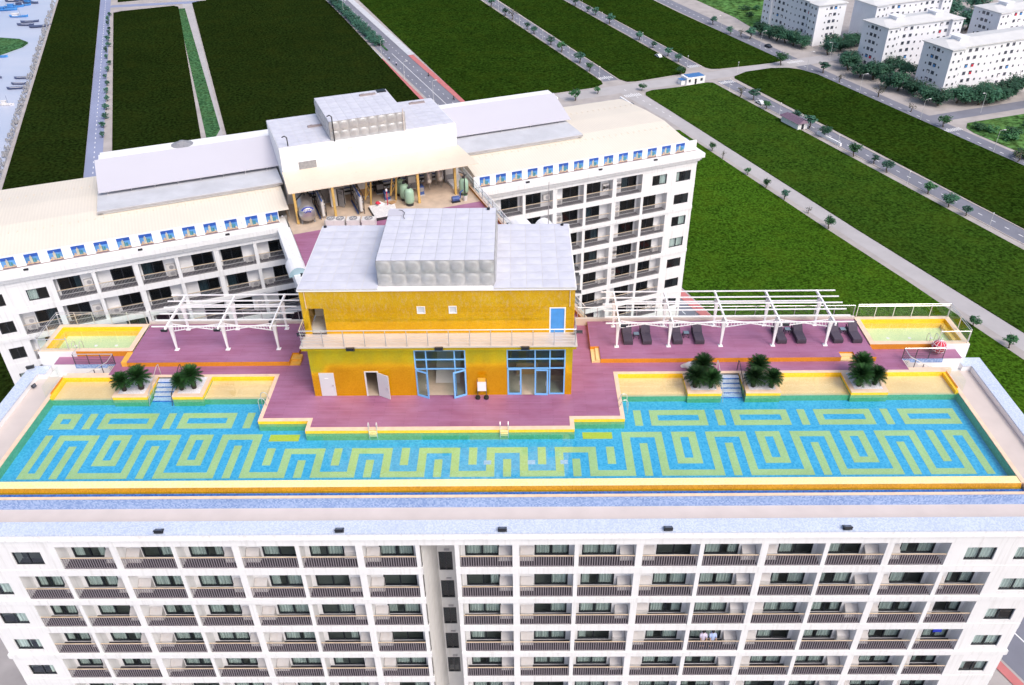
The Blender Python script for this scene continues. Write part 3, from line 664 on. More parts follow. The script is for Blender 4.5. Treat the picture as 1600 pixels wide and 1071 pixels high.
# ------------------------------------------------------------------ boats
def boat(x, y, rz, L, hull, cabin, label):
    e = empty('fishing_boat', (x, y, G - 1.05), rz, label, 'boat', 'boats on the water')
    m = MB(); st = [(-.5, .0, .75), (-.42, .13, .42), (-.2, .17, .3), (.15, .17, .3), (.36, .11, .42), (.5, .0, .85)]
    vs = []
    for t, hw, zt in st:
        vs += [(t * L, -hw * L * .95, zt * L * .12 + .35), (t * L * .94, -hw * L * .5, -.2), (t * L * .94, hw * L * .5, -.2), (t * L, hw * L * .95, zt * L * .12 + .35)]
    fs = []
    for k in range(len(st) - 1):
        o = k * 4; fs += [(o, o + 4, o + 5, o + 1), (o + 1, o + 5, o + 6, o + 2), (o + 2, o + 6, o + 7, o + 3)]
        fs.append((o, o + 3, o + 7, o + 4))
    m._add(vs, fs, 0); m.build('hull', hull, e)
    m = MB(); m.box(-.40 * L, .38 * L, -.02 * L, .02 * L, .5, .75); m.build('gunwale', cabin or 'boat_white', e)
    if cabin:
        m = MB(); m.box(-.3 * L, -.02 * L, -.09 * L, .09 * L, .5, 1.9); m.box(-.33 * L, .02 * L, -.11 * L, .11 * L, 1.9, 2.05); m.build('cabin', cabin, e)
        m = MB(); m.tube((.1 * L, 0, .4), (.1 * L, 0, 4.2), .07, .04, 5); m.build('mast', 'boat_dark', e)
BO = [(-297, 508, .1, 15, 'boat_blue', 'boat_blue', 'long bright blue boat at the left edge below the moored cluster'), (-281, 492.4, .0, 11, 'boat_blue', 'boat_white', 'blue boat with white cabin right of the long blue boat'),
      (-269, 480.4, .15, 10, 'boat_dark', None, 'slim dark boat, upper one of three moored side by side'), (-268, 473.5, -.1, 10, 'boat_dark', None, 'dark boat, left one of the pair nearest the shore trees'), (-258, 469.8, .25, 12, 'boat_dark', None, 'dark boat with raised ends nearest the shore hedge'),
      (-295, 515.4, .2, 11, 'boat_blue', 'boat_blue', 'blue boat in front of the moored cluster'), (-292, 519, .3, 10, 'boat_blue', 'boat_dark', 'blue boat in the middle of the moored cluster'), (-290, 525.3, -.2, 11, 'boat_dark', 'boat_blue', 'dark boat at the right of the moored cluster'), (-302, 530.8, .1, 12, 'boat_dark', 'boat_white', 'dark boat at the top left of the moored cluster'), (-297, 533, .4, 10, 'boat_blue', 'boat_white', 'blue boat at the top of the moored cluster'),
      (-252, 413, .05, 9, 'boat_blue', 'boat_blue', 'bright blue boat beneath the green mudflat'), (-223.4, 379.4, .15, 8.5, 'boat_dark', None, 'topmost of three slim dark boats off the shore'), (-221.6, 370.9, -.05, 7, 'boat_dark', None, 'middle one of three slim dark boats off the shore'), (-219.5, 364.7, .15, 8.5, 'boat_dark', None, 'lowest of three slim dark boats off the shore'),
      (-213, 343.1, .1, 6, 'boat_white', 'boat_white', 'white houseboat with a pale roof'), (-206.5, 343, .3, 2.6, 'boat_white', None, 'small white dinghy right of the houseboat'), (-198.7, 321.5, 0, 2.6, 'boat_dark', None, 'tiny dark dinghy nearest to the cream roof'), (-236.5, 381, -.5, 7, 'boat_dark', None, 'dark boat half cut by the left edge of the picture'), (-213.5, 371, .4, 4, 'boat_white', None, 'pale dinghy right of the slim dark boats'), (-250, 500, .0, 6, 'boat_dark', None, 'dark boat alone near the top of the shore')]
for b in BO: boat(*b)

# ================================================================== BALCONY BAYS (shared meshes)
def frame_mesh(wd, ht, mat, fr=.07, dp=.08):
    m = MB()
    for a, b, c, d in ((-wd / 2, -wd / 2 + fr, 0, ht), (wd / 2 - fr, wd / 2, 0, ht), (-fr / 2, fr / 2, fr, ht - fr), (-wd / 2 + fr, wd / 2 - fr, 0, fr), (-wd / 2 + fr, wd / 2 - fr, ht - fr, ht)):
        m.box(a, b, -.02, dp, c, d)
    return m.mesh('window', mat)
def pane_mesh(wd, ht, mat, fr=.07):
    m = MB(); m.box(fr / 2, wd / 2 - fr, .03, .045, fr, ht - fr); return m.mesh('pane', mat)
def curtain_mesh(wd, ht):
    m = MB(); n = int(wd / .09); pts = [(i * wd / n, .16 + (.03 if i % 2 else -.03)) for i in range(n + 1)]
    for (x0, y0), (x1, y1) in zip(pts[:-1], pts[1:]): m.quad((x0, y0, .03), (x1, y1, .03), (x1, y1, ht - .03), (x0, y0, ht - .03))
    return m.mesh('curtain', 'curtain')
CACHE = {}
def cached(key, fn):
    if key not in CACHE: CACHE[key] = fn()
    return CACHE[key]
def railing_mesh(wd, barm, pitch, bw):
    m = MB(); n = int(wd / pitch)
    for i in range(n):
        x = (i + .5) * wd / n; m.box(x - bw / 2, x + bw / 2, .03, .045, .09, .93)
    m.box(0, wd, .02, .055, .06, .09); m.box(0, wd, .02, .055, .93, .96)
    return m.mesh('railing', barm)
def rail_top(wd, mat, th=.035):
    m = MB(); m.box(0, wd, .012, .062, .99, .99 + th); 
    for k in range(int(wd / 1.1) + 1): m.box(k * (wd - .04) / int(wd / 1.1), k * (wd - .04) / int(wd / 1.1) + .04, .02, .06, .961, .988)
    return m.mesh('handrail', mat)
def ac_cover_mesh():
    m = MB(); m._add([(-.42, -.42, 0), (.42, -.42, 0), (.42, 0, 0), (-.42, 0, 0), (-.42, -.42, .52), (.42, -.42, .52), (.42, 0, .86), (-.42, 0, .86)], [(4, 5, 6, 7), (0, 1, 5, 4), (1, 2, 6, 5), (3, 0, 4, 7), (2, 3, 7, 6)], 0)
    m.box(-.44, .44, -.44, .02, -.05, 0)
    return m.mesh('air_conditioner', 'ac_cover')
def ac_grille_mesh():
    m = MB()
    for k in range(7): m.box(-.36, .36, -.435, -.423, .06 + k * .06, .085 + k * .06)
    return m.mesh('grille', 'ac_white')
def ac_unit_mesh():
    m = MB(); m.box(-.4, .4, -.32, 0, 0, .58); m.box(-.34, -.26, -.3, -.02, -.06, 0); m.box(.26, .34, -.3, -.02, -.06, 0); return m.mesh('air_conditioner', 'ac_white')
def ac_fan_mesh():
    m = MB(); m._add([(.08 + .22 * math.cos(i * math.pi / 6), -.325, .29 + .22 * math.sin(i * math.pi / 6)) for i in range(12)], [tuple(range(12))[::-1]], 0); return m.mesh('fan', 'rail_grey')
ACC, ACG, ACU, ACF = ac_cover_mesh(), ac_grille_mesh(), ac_unit_mesh(), ac_fan_mesh()
def add_window(e, x, y, z, wd, ht, style, cur=1.0, rnd=random):
    """window part with two panes and curtains as its sub-parts"""
    fm = cached(('f', wd, ht, style), lambda: frame_mesh(wd, ht, 'frame_dark', .09 if ht > 1.5 else .06))
    pm = cached(('p', wd, ht, style), lambda: pane_mesh(wd, ht, {'teal': 'glass_teal', 'black': 'glass_black', 'house': 'glass_teal'}[style]))
    wn = obj('window', fm, e, (x, y, z)); obj('pane', pm, wn); p2 = obj('pane', pm, wn); p2.scale = (-1, 1, 1)
    if cur > 0:
        if rnd.random() < cur:
            cm = cached(('c', wd, ht), lambda: curtain_mesh(wd * .49, ht)); obj('curtain', cm, wn, (-wd / 2, 0, 0), sc3=(rnd.choice((1, 1, .9, .55)), 1, 1))
        if rnd.random() < cur:
            cm = cached(('c', wd, ht), lambda: curtain_mesh(wd * .49, ht)); k = rnd.choice((1, 1, .9, .6)); obj('curtain', cm, wn, (wd / 2, 0, 0), sc3=(-k, 1, 1))
    return wn
def add_rail(e, x0, x1, z, style):
    wd = round(x1 - x0, 2)
    rm = cached(('r', wd, style), lambda: railing_mesh(wd, 'rail_bar' if style == 'front' else 'rail_grey', .15 if style == 'front' else .125, .05 if style == 'front' else .03))
    hm = cached(('h', wd, style), lambda: rail_top(wd, 'handrail_wood'))
    r = obj('railing', rm, e, (x0, .02, z)); obj('handrail', hm, r)

def halves(items, xc, parent):
    for mb_, nm, mt in items:
        for side in (0, 1):
            q = MB()
            for f in mb_.f:
                cxm = sum(mb_.v[i][0] for i in f) / len(f)
                if (cxm > xc) == bool(side): q._add([mb_.v[i] for i in f], [tuple(range(len(f)))], 0)
            q.build(nm, mt, parent)
# ================================================================== FRONT HOTEL TOWER
YF = 35.4
tower = empty('hotel_tower', (0, YF, 0), 0, 'white hotel tower in front with rows of balconies below the rooftop pool', 'hotel')
TOPS = [-1.87, -4.60, -7.51, -10.42, -13.33, -16.24, -19.15]
BOTS = [-4.00, -6.92, -9.83, -12.74, -15.65, -18.56, -21.47]
DP = .95
LB = [-32.4, -29.15, -25.4, -21.63, -17.75, -13.9, -10.05, -6.4]
RB = [-3.95, -.27, 3.53, 7.44, 11.31, 15.18, 19.05, 22.95, 26.8, 30.1]
ACL = [1, 1, 0, 1, 0, 1, 0]; ACR = [1, 0, 1, 0, 1, 0, 1, 0, 0]      # 1: unit on the right of the window
mw = MB(); mp = MB(); mback = MB(); mfl = MB()
X0, X1 = -35.65, 33.5
holes_end = []
for r in range(7):
    zt = [-2.35, -5.28, -8.3, -11.12, -14.05, -16.96, -19.87][r]
    for a, b in ((-34.85, -33.05), (30.87, 32.7)): holes_end.append((a, b, zt - 1.2, zt))
row1 = [(-31.91, -30.07, -3.56, -2.35), (27.77, 29.62, -3.56, -2.35)]
# end panels
mw.wall(X0, LB[0], -22, -1.87, 0, .2, holes_end); mw.wall(RB[-1], X1, -22, -1.87, 0, .2, holes_end)
mw.wall(LB[0], LB[1] - .13, -4.59, -1.87, .004, .2, row1); mw.wall(RB[-2] + .13, RB[-1], -4.59, -1.87, .004, .2, row1)
# pillars and party walls
for seg in (LB, RB):
    for i, x in enumerate(seg):
        wd = .26 if i % 2 else .44
        if seg is RB: wd = .44 if i % 2 else .28
        mw.box(x - wd / 2, x + wd / 2, .003, DP + .1, -22, -1.86)
rnd = random.Random(21)
for r in range(7):
    top, bot = TOPS[r], BOTS[r]
    nt_ = TOPS[r + 1] if r < 6 else -22.05
    for a, b in ((X0 - (.12 if r == 3 else 0), LB[-1] + .22), (RB[0] - .14, X1 + (.12 if r == 3 else 0))):
        if r in (1, 3): mw.box(a, b, -.10, DP, nt_ + .16, bot - .02); mw.box(a, b, -.022, DP, nt_, nt_ + .16)
        else: mw.box(a, b, -.022, DP, nt_, bot)
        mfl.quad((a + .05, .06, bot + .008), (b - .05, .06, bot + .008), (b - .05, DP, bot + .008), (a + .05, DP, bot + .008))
    for seg, acs in ((LB, ACL), (RB, ACR)):
        for i in range(len(seg) - 1):
            x0, x1 = seg[i] + .2, seg[i + 1] - .2
            wid = seg[i + 1] - seg[i]
            if (seg is LB and i == 0 and r == 0) or (seg is RB and i == len(seg) - 2 and r == 0): continue
            ww = 2.2 if wid > 3.4 else 1.75
            right = acs[i]; wx = (seg[i] + .42 + ww / 2) if right else (seg[i + 1] - .42 - ww / 2)
            wz0, wh = bot + .04, 2.14
            mback.wall(seg[i], seg[i + 1], nt_ - .02 if False else bot - .3, top + .3, DP, .14, [(wx - ww / 2, wx + ww / 2, wz0, wz0 + wh)])
            add_window(tower, wx, DP + .04, wz0, ww, wh, 'teal', .82, rnd)
            ax = (seg[i + 1] - .22 - .46) if right else (seg[i] + .22 + .46)
            if wid < 3.4: ax = (seg[i + 1] - .22 - .3) if right else (seg[i] + .22 + .3)
            a_ = obj('air_conditioner', ACC, tower, (ax, DP - .02, bot + .08 + (.0 if rnd.random() < .9 else .3)), sc3=(1 if wid > 3.4 else .75, 1, 1)); obj('grille', ACG, a_)
            o_ = .14 + .07
            add_rail(tower, seg[i] + .16, seg[i + 1] - .16, bot, 'front')
for h in row1 + holes_end[:]:
    add_window(tower, (h[0] + h[1]) / 2, .1, h[2], round(h[1] - h[0], 2), round(h[3] - h[2], 2), 'house', .7, rnd)
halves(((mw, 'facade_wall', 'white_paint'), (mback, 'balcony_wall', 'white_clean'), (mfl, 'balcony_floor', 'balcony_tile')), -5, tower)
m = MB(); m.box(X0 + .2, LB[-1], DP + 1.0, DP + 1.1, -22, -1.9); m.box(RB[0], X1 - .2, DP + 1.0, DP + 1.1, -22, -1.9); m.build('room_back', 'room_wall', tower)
m = MB(); m.box(X0 + .01, LB[-1], DP + 1.11, 21.9, -22, -1.95); m.box(RB[0], X1 - .01, DP + 1.11, 21.9, -22, -1.95); m.box(X0, X1, .01, 21.9, -77, -22.06); m.box(LB[-1] + .01, RB[0] - .01, 4, 21.8, -22, -1.96)
m.box(X0, X0 + .2, .2, DP + 1.2, -22, -1.9); m.box(X1 - .2, X1, .2, DP + 1.2, -22, -1.9); m.build('tower_body', 'white_paint', tower)
# recess between the two halves
m = MB()
xa = LB[-1] + .2
m.quad((xa, .15, -22), (-5.57, 2.6, -22), (-5.57, 2.6, -1.8), (xa, .15, -1.8)); m.quad((RB[0] - .13, .15, -1.8), (RB[0] - .2, 2.6, -1.8), (RB[0] - .2, 2.6, -22), (RB[0] - .13, .15, -22))
rw = [(-5.5, -4.58, -7.3 - 2.91 * k, -5.45 - 2.91 * k) for k in range(-1, 5)]
m.wall(-5.6, RB[0] - .1, -22, -1.8, 2.6, .15, rw); m.box(-5.6, RB[0] - .1, 3.3, 3.4, -22, -1.8); m.build('recess_wall', 'recess_paint', tower)
for h in rw:
    wn = add_window(tower, (h[0] + h[1]) / 2, 2.64, h[2], .92, 1.85, 'black', 0)
    m = MB(); m.box(h[0] + .4, h[0] + .75, 2.52, 2.6, h[3] + .18, h[3] + .3); m.build('vent_cap', 'rail_grey', tower)
# cornice, roof slab, parapet ring
m = MB()
m.box(X0 - .02, X1 + .02, -.03, 1.2, -1.868, -1.3); m.box(X0 - 2.9, X1 + 2.55, -.14, 1.3, -1.298, -1.16); m.box(X0 - 2.85, X1 + 2.5, -.04, 1.0, -1.158, -.86)
m.build('cornice', 'white_paint', tower)
m = MB(); m.box(-38.45, 36.0, 1.31, 17.8, -2.3, -1.29); m.build('roof_slab', 'white_paint', tower)
m = MB(); m.prism([(-38.5, -.05), (36.06, -.05), (36.06, 17.8), (34.98, 17.8), (34.98, 1.04), (-37.5, 1.04), (-37.5, 17.55), (-38.5, 17.55)], -.858, -.75); m.build('parapet_top', 'mosaic_pale', tower)
m = MB(); m.box(-38.44, -37.53, 1.05, 17.5, -1.28, -.86); m.box(35.0, 36.0, 1.05, 17.75, -1.28, -.86); m.box(-37.5, 34.98, 1.0, 1.02, -1.28, -.86)
m.box(-37.5, -36.85, 16.55, 17.5, -1.25, -.8); m.box(34.3, 34.98, 16.75, 17.75, -1.25, -.8); m.build('parapet_wall', 'white_clean', tower)
m = MB(); m.box(-37.5, -36.85, 16.5, 17.55, -.8, -.745); m.box(34.3, 34.98, 16.7, 17.8, -.8, -.745); m.build('parapet_top', 'mosaic_pale', tower)
m = MB(); m.quad((-37.53, 1.02, -1.25), (35, 1.02, -1.25), (35, 16.8, -1.25), (-37.53, 16.8, -1.25)); m.build('walkway', 'walk_tile', tower)

# ================================================================== POOL
pool = empty('swimming_pool', (-1.25, 44, 0), 0, 'long rooftop swimming pool with blue and green meander mosaic floor', 'swimming pool')
def P(mb_, name, mats, parent=None, smooth=False):
    """build a mesh given in world coordinates as a child of a thing"""
    par = parent or pool
    base = Vector(par.location) if not par.parent else Vector(par.location) + Vector(par.parent.location)
    mb_.v = [(v[0] - base.x, v[1] - base.y, v[2] - base.z) for v in mb_.v]
    return mb_.build(name, mats, par, smooth=smooth)
WZ, FZ = -.25, -.90
PX0, PX1 = -34.56, 32.06
P(MB().quad((PX0, 39.5, FZ), (PX1, 39.5, FZ), (PX1, 50.4, FZ), (PX0, 50.4, FZ)), 'pool_floor', 'pool_blue')
def motif(rects, mat='pool_green'):
    m = MB(); 
    for x0, x1, y0, y1 in rects: m.box(x0, x1, y0, y1, FZ - .05, FZ + .012)
    return P(m, 'tile_motif', mat)
S = .56
def ring(x0, x1, y0, y1, s=S): return [(x0, x1, y0, y0 + s), (x0, x1, y1 - s, y1), (x0, x0 + s, y0 + s, y1 - s), (x1 - s, x1, y0 + s, y1 - s)]
YB, YT, YM = 40.38, 44.78, 43.26
# tall meander, left: one continuous band
def arch(x, wd, yt): return [(x, x + S, YB, yt - S), (x + wd - S, x + wd, YB, yt - S), (x, x + wd, yt - S, yt)]
rl = [(-33.52, -33.0, YB + S, YT), (-33.52, -31.94, YB, YB + S)]
lx = [-32.5, -26.72, -20.95]
for i, x in enumerate(lx):
    a = arch(x, 2.84, YT); rl += [(x, x + S, YB + (S if True else 0), YT - S), (x + 2.84 - S, x + 2.84, YB + S, YT - S), (x, x + 2.84, YT - S, YT)]
    nx = lx[i + 1] if i < 2 else -16.2
    rl.append((x + 2.84 - S, nx + S, YB, YB + S))
motif(rl)
for x in lx: motif([(x + 1.42 - .27, x + 1.42 + .27, YB, 43.6)])
for x in lx[:2]: motif(ring(x + 3.48, x + 5.14, 41.62, YT))
motif([(-17.42, -16.85, 41.6, 43.3)]); motif([(-17.55, -15.45, 44.02, 44.72)], 'pool_lime')
cxs = [-16.2, -11.55, -6.9, -2.25, 2.42]; rl = []
for i, x in enumerate(cxs):
    rl += [(x, x + S, YB + S, YM - S), (x + 2.82 - S, x + 2.82, YB + S, YM - S), (x, x + 2.82, YM - S, YM)]
    nx = cxs[i + 1] if i < 4 else 7.15
    rl.append((x + 2.82 - S, nx + S, YB, YB + S))
motif(rl)
for x in cxs: motif([(x + 1.41 - .27, x + 1.41 + .27, YB, 42.08)])
for x in (-12.76, -8.1, -3.46, 1.24, 5.94): motif([(x, x + .56, 41.55, YM)])
motif([(4.42, 6.5, 44.08, 44.78)], 'pool_lime')
rx = [7.15, 13.04, 18.95, 24.85]; rl = []
for i, x in enumerate(rx):
    rl += [(x, x + S, YB + S, YT - S), (x + 2.84 - S, x + 2.84, YB + S, YT - S), (x, x + 2.84, YT - S, YT)]
    nx = rx[i + 1] if i < 3 else 29.58
    rl.append((x + 2.84 - S, nx + S, YB, YB + S))
rl += [(29.58, 30.14, YB + S, YT), (30.14, 31.36, YT - S, YT), (30.82, 31.36, YB, YT - S)]
motif(rl)
for x in rx: motif([(x + 1.42 - .27, x + 1.42 + .27, YB, 43.6)])
for x in rx[:3]: motif(ring(x + 3.5, x + 5.2, 41.55, YT))
motif([(28.45, 29.02, 41.62, YT)])
Y1_, Y2_ = 45.45, 47.17
motif(ring(-33.68, -31.9, Y1_, Y2_, .58))
for x in (-30.2, -24.5): motif(ring(x, x + 3.95, Y1_, Y2_))
for x in (-31.3, -25.55, -19.78): motif([(x, x + .56, Y1_, Y2_)])
for x in (9.4, 15.3, 21.3, 27.35): motif(ring(x, x + 4.05, Y1_, Y2_))
for x in (8.25, 14.15, 20.1, 26.1): motif([(x, x + .56, Y1_, Y2_)])
for x in (-2.42, .55, 2.75): 
    P(MB().box(x, x + .5, 41.55, 41.95, FZ, FZ + .02), 'drain_cover', 'mosaic_pale')
# pool walls, below water the tiles look green
PS = [(PX0, 50.4), (-18.42, 50.4), (-18.42, 45.15), (-14.87, 45.15), (-14.87, 44.1), (3.83, 44.1), (3.83, 45.17), (7.42, 45.17), (7.42, 50.4), (PX1, 50.4)]
DSd = [(PX0 - .1, 50.66), (-18.14, 50.66), (-18.14, 45.46), (-14.58, 45.46), (-14.58, 44.44), (3.52, 44.44), (3.52, 45.48), (7.12, 45.48), (7.12, 50.66), (PX1 + .1, 50.66)]
SH = 48.17
m = MB(); my = MB()
for (a, b) in zip(PS[1:-2], PS[2:-1]):
    m.quad((a[0], a[1], FZ), (b[0], b[1], FZ), (b[0], b[1], WZ - .03), (a[0], a[1], WZ - .03))
    my.quad((a[0], a[1], WZ - .03), (b[0], b[1], WZ - .03), (b[0], b[1], -.02), (a[0], a[1], -.02))
m.quad((PX0 + .01, 39.5, FZ), (PX0 + .01, SH, FZ), (PX0 + .01, SH, WZ), (PX0 + .01, 39.5, WZ)); m.quad((PX1 - .01, 39.5, WZ), (PX1 - .01, SH, WZ), (PX1 - .01, SH, FZ), (PX1 - .01, 39.5, FZ)); m.quad((PX0, 39.51, WZ), (PX1, 39.51, WZ), (PX1, 39.51, FZ), (PX0, 39.51, FZ))
SHELF = ((PX0, -27.3), (-25.46, -18.42), (7.42, 14.8), (16.55, PX1))
for a, b in SHELF: m.quad((a, SH, FZ), (b, SH, FZ), (b, SH, -.41), (a, SH, -.41))
P(m, 'pool_wall', 'pool_wall'); P(my, 'tile_band', 'yellow_tile')
# wading shelves
for a, b in SHELF:
    P(MB().quad((a, SH, -.41), (b, SH, -.41), (b, 50.4, -.41), (a, 50.4, -.41)), 'wading_shelf', 'cream_tile')
    m = MB(); m.quad((a, 50.4, -.41), (b, 50.4, -.41), (b, 50.4, -.02), (a, 50.4, -.02)); 
    xs = a if a < 0 else b; s = 1 if a < 0 else -1
    if xs in (PX0, PX1): m.box(min(xs, xs + s * .2), max(xs, xs + s * .2), SH, 50.4, -.41, -.10)
    P(m, 'tile_band', 'yellow_tile')
# water sheets: deep part, shallow shelves
m = MB(); m.quad((PX0, 39.5, WZ), (PX1, 39.5, WZ), (PX1, 44.1, WZ), (PX0, 44.1, WZ))
m.quad((PX0, 44.1, WZ), (-14.87, 44.1, WZ), (-14.87, 45.15, WZ), (PX0, 45.15, WZ)); m.quad((PX0, 45.15, WZ), (-18.42, 45.15, WZ), (-18.42, SH, WZ), (PX0, SH, WZ))
m.quad((3.83, 44.1, WZ), (PX1, 44.1, WZ), (PX1, 45.17, WZ), (3.83, 45.17, WZ)); m.quad((7.42, 45.17, WZ), (PX1, 45.17, WZ), (PX1, SH, WZ), (7.42, SH, WZ)); P(m, 'water', 'pool_water')
for a, b in ((PX0, -18.42), (7.42, PX1)): P(MB().quad((a, SH, WZ), (b, SH, WZ), (b, 50.4, WZ), (a, 50.4, WZ)), 'shallow_water', 'shallow_water')
# coping
m = MB()
for (a, b, c, d) in zip(PS[:-1], PS[1:], DSd[1:], DSd[:-1]):
    m.quad((a[0], a[1], .02), (b[0], b[1], .02), (c[0], c[1], .02), (d[0], d[1], .02)); m.quad((a[0], a[1], -.02), (b[0], b[1], -.02), (b[0], b[1], .02), (a[0], a[1], .02)); m.quad((d[0], d[1], .02), (c[0], c[1], .02), (c[0], c[1], 0), (d[0], d[1], 0))
P(m, 'coping', 'peach_stone')
for a, b in ((PX0 - .14, PX0), (PX1, PX1 + .14)):
    P(MB().box(a, b, 38.9, 48.6, -1.25, -.2), 'side_rim', 'peach_stone'); P(MB().box(a, b, 48.6, 50.6, -1.25, -.06), 'side_rim', 'orange_tile')
for a, b in ((PX0 - .32, PX0 - .14), (PX1 + .14, PX1 + .32)): P(MB().box(a, b, 38.2, 50.6, -1.25, -.24), 'side_rim', 'peach_stone')
# overflow edge, channel and outer wall
P(MB().box(PX0, PX1, 38.86, 39.5, -.6, -.245), 'overflow_lip', 'lip_tile')
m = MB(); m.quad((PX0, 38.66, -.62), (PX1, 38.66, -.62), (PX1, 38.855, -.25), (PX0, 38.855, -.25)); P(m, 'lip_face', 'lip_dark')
P(MB().quad((PX0 - .2, 38.14, -.6), (PX1 + .2, 38.14, -.6), (PX1 + .2, 38.7, -.6), (PX0 - .2, 38.7, -.6)), 'channel_floor', 'mosaic_deep')
P(MB().quad((PX0 - .2, 38.14, -.5), (PX1 + .2, 38.14, -.5), (PX1 + .2, 38.8, -.5), (PX0 - .2, 38.8, -.5)), 'channel_water', 'channel_water')
P(MB().box(PX0 - .36, PX1 + .36, 37.97, 38.15, -.36, -.29), 'channel_curb', 'peach_stone')
P(MB().box(PX0 - .36, PX1 + .36, 37.99, 38.15, -1.25, -.36), 'outer_wall', 'mosaic_mid')
# pool stairs between planters
def pool_stairs(x0, x1):
    for k in range(7):
        y1 = 50.42 - k * .38; z = -.16 - k * .15
        st = P(MB().box(x0, x1, y1 - .38, y1, -1.1, z), 'stair_tread', 'mosaic_pale')
        m = MB(); m.box(x0 + .01, x1 - .01, y1 - .392, y1 - .38, z - .15, z - .03); o = P(m, 'stair_riser', 'mosaic_deep')
    for x in (x0 + .05, x1 - .03):
        m = MB(); m.path([(x, 50.75, 0), (x, 50.72, .95), (x, 50.45, 1.0), (x, 48.2, .1), (x, 47.85, -.75)], .028, 6)
        for q in (49.7, 48.95, 48.3): m.tube((x, q, -.5), (x, q, .1 + (q - 48.2) * .4), .018)
        P(m, 'stair_handrail', 'steel_rail' if x < (x0 + x1) / 2 else 'machine_black')
pool_stairs(-27.25, -25.5); pool_stairs(14.85, 16.5)
def pool_ladder(x, y):
    e = empty('pool_ladder', (x, y, 0), 0, 'short steel pool ladder at the deck edge, the %s one of two' % ('left' if x < -5 else 'right'), 'pool ladder', 'pool ladders in front of the pavilion')
    for s in (-.28, .28):
        m = MB(); m.path([(s, .18, 0), (s, .14, .55), (s, .02, .68), (s, -.12, .55), (s, -.14, -.6)], .025); m.build('handrail', 'steel_rail', e)
    for z in (-.05, -.22, -.4): m = MB(); m.box(-.26, .26, -.2, -.06, z, z + .04); m.build('tread', 'lip_tile', e)
pool_ladder(-10.14, 44.1); pool_ladder(-1.05, 44.1)
def hoop(x, y, sg):
    for o in (-.35, .35):
        P(MB().path([(x - sg * .25, y + o, 0)] + [(x - sg * (.25 * math.cos(a) - .1), y + o, .42 + .28 * math.sin(a)) for a in (0, .6, 1.2, 1.9, 2.5, 3.14)] + [(x + sg * .35, y + o, -.6)], .028), 'grab_rail', 'steel_rail')
hoop(-18.4, 47.2, -1); hoop(7.4, 46.75, 1)

# ================================================================== DECK
m = MB()
def rq(x0, x1, y0, y1, z=0.0): m.quad((x0, y0, z), (x1, y0, z), (x1, y1, z), (x0, y1, z))
rq(-14.58, 3.52, 44.44, 45.46); rq(-18.14, 7.12, 45.46, 50.66); rq(-30.1, 27.28, 50.66, 57.3); rq(-31.2, -30.1, 50.66, 53.15); rq(27.28, 29.4, 50.66, 53.35)
rq(-36.0, -31.2, 52.1, 53.4); rq(29.4, 34.0, 52.1, 53.6)
deck = struct('pool_deck', m, 'deck_plank')
m = MB(); m.box(-30.1, 27.28, 50.67, 57.3, -1.9, -.01); m.box(-31.2, -30.1, 50.67, 53.1, -1.9, -.011); m.box(27.28, 29.4, 50.67, 53.3, -1.9, -.011); m.box(-18.1, 7.1, 45.5, 50.67, -1.9, -.011); m.box(-14.5, 3.5, 44.5, 45.5, -1.9, -.012); m.box(-37.54, -30.1, 53.2, 56.97, -2.3, -.2); m.box(27.28, 34.99, 53.4, 57.27, -2.3, -.2); m.box(-36.0, -31.2, 52.15, 53.14, -1.9, -.012); m.box(29.4, 34.0, 52.15, 53.34, -1.9, -.012)
m.build('deck_base', 'white_clean', deck)
# stair wells down to the walkway
for s, xa, xb in ((-1, -31.2, -34.4), (1, 29.4, 32.6)):
    m = MB()
    for k in range(5): a, b = xa + s * .62 * k, xa + s * .62 * (k + 1); m.box(min(a, b), max(a, b), 50.95, 52.14, -1.3, -.2 - .2 * k)
    m.build('stairs', 'stone_beige', deck)
    m = MB(); m.quad((min(xa, xb), 52.14, -.42), (max(xa, xb), 52.14, -.42), (max(xa, xb), 52.14, -.02), (min(xa, xb), 52.14, -.02)); m.build('stair_side', 'mosaic_mid', deck)
    m = MB(); m.box(min(xa, xb), max(xa, xb), 50.67, 50.94, -1.25, .018); m.build('stair_kerb', 'peach_stone', deck)
    e = empty('stair_railing', (xa, 52.1, 0), 0, 'steel railing round the small stairs at the %s end of the pool deck' % ('left' if s < 0 else 'right'), 'railing', 'stair railings')
    m = MB()
    for z in (.95,): m.path([(0, -1.0, z), (0, 0, z), (s * 3.1, 0, z)], .032); m.path([(s * 3.1, 0, z), (s * 3.1, 1.0, z)], .03)
    m.path([(0, -1.05, .95), (s * 2.0, -1.05, -.2)], .03); m.build('handrail', 'steel_rail', e)
    for z in (.14, .3, .46, .62, .78):
        m = MB(); m.path([(0, 0, z), (s * 3.1, 0, z)], .014); m.path([(0, -1.0, z), (0, 0, z)], .014); m.build('rail', 'rail_dark', e)
    for x in (0, 1.0, 2.0, 3.1):
        m = MB(); m.bar((s * x, 0, 0), (s * x, 0, .95), .05, .04); m.build('post', 'rail_dark', e)
    for x in (.5, 1.2): m = MB(); m.bar((s * x, -1.05, -.5), (s * x, -1.05, .95 - .575 * x), .05, .04); m.build('post', 'rail_dark', e)
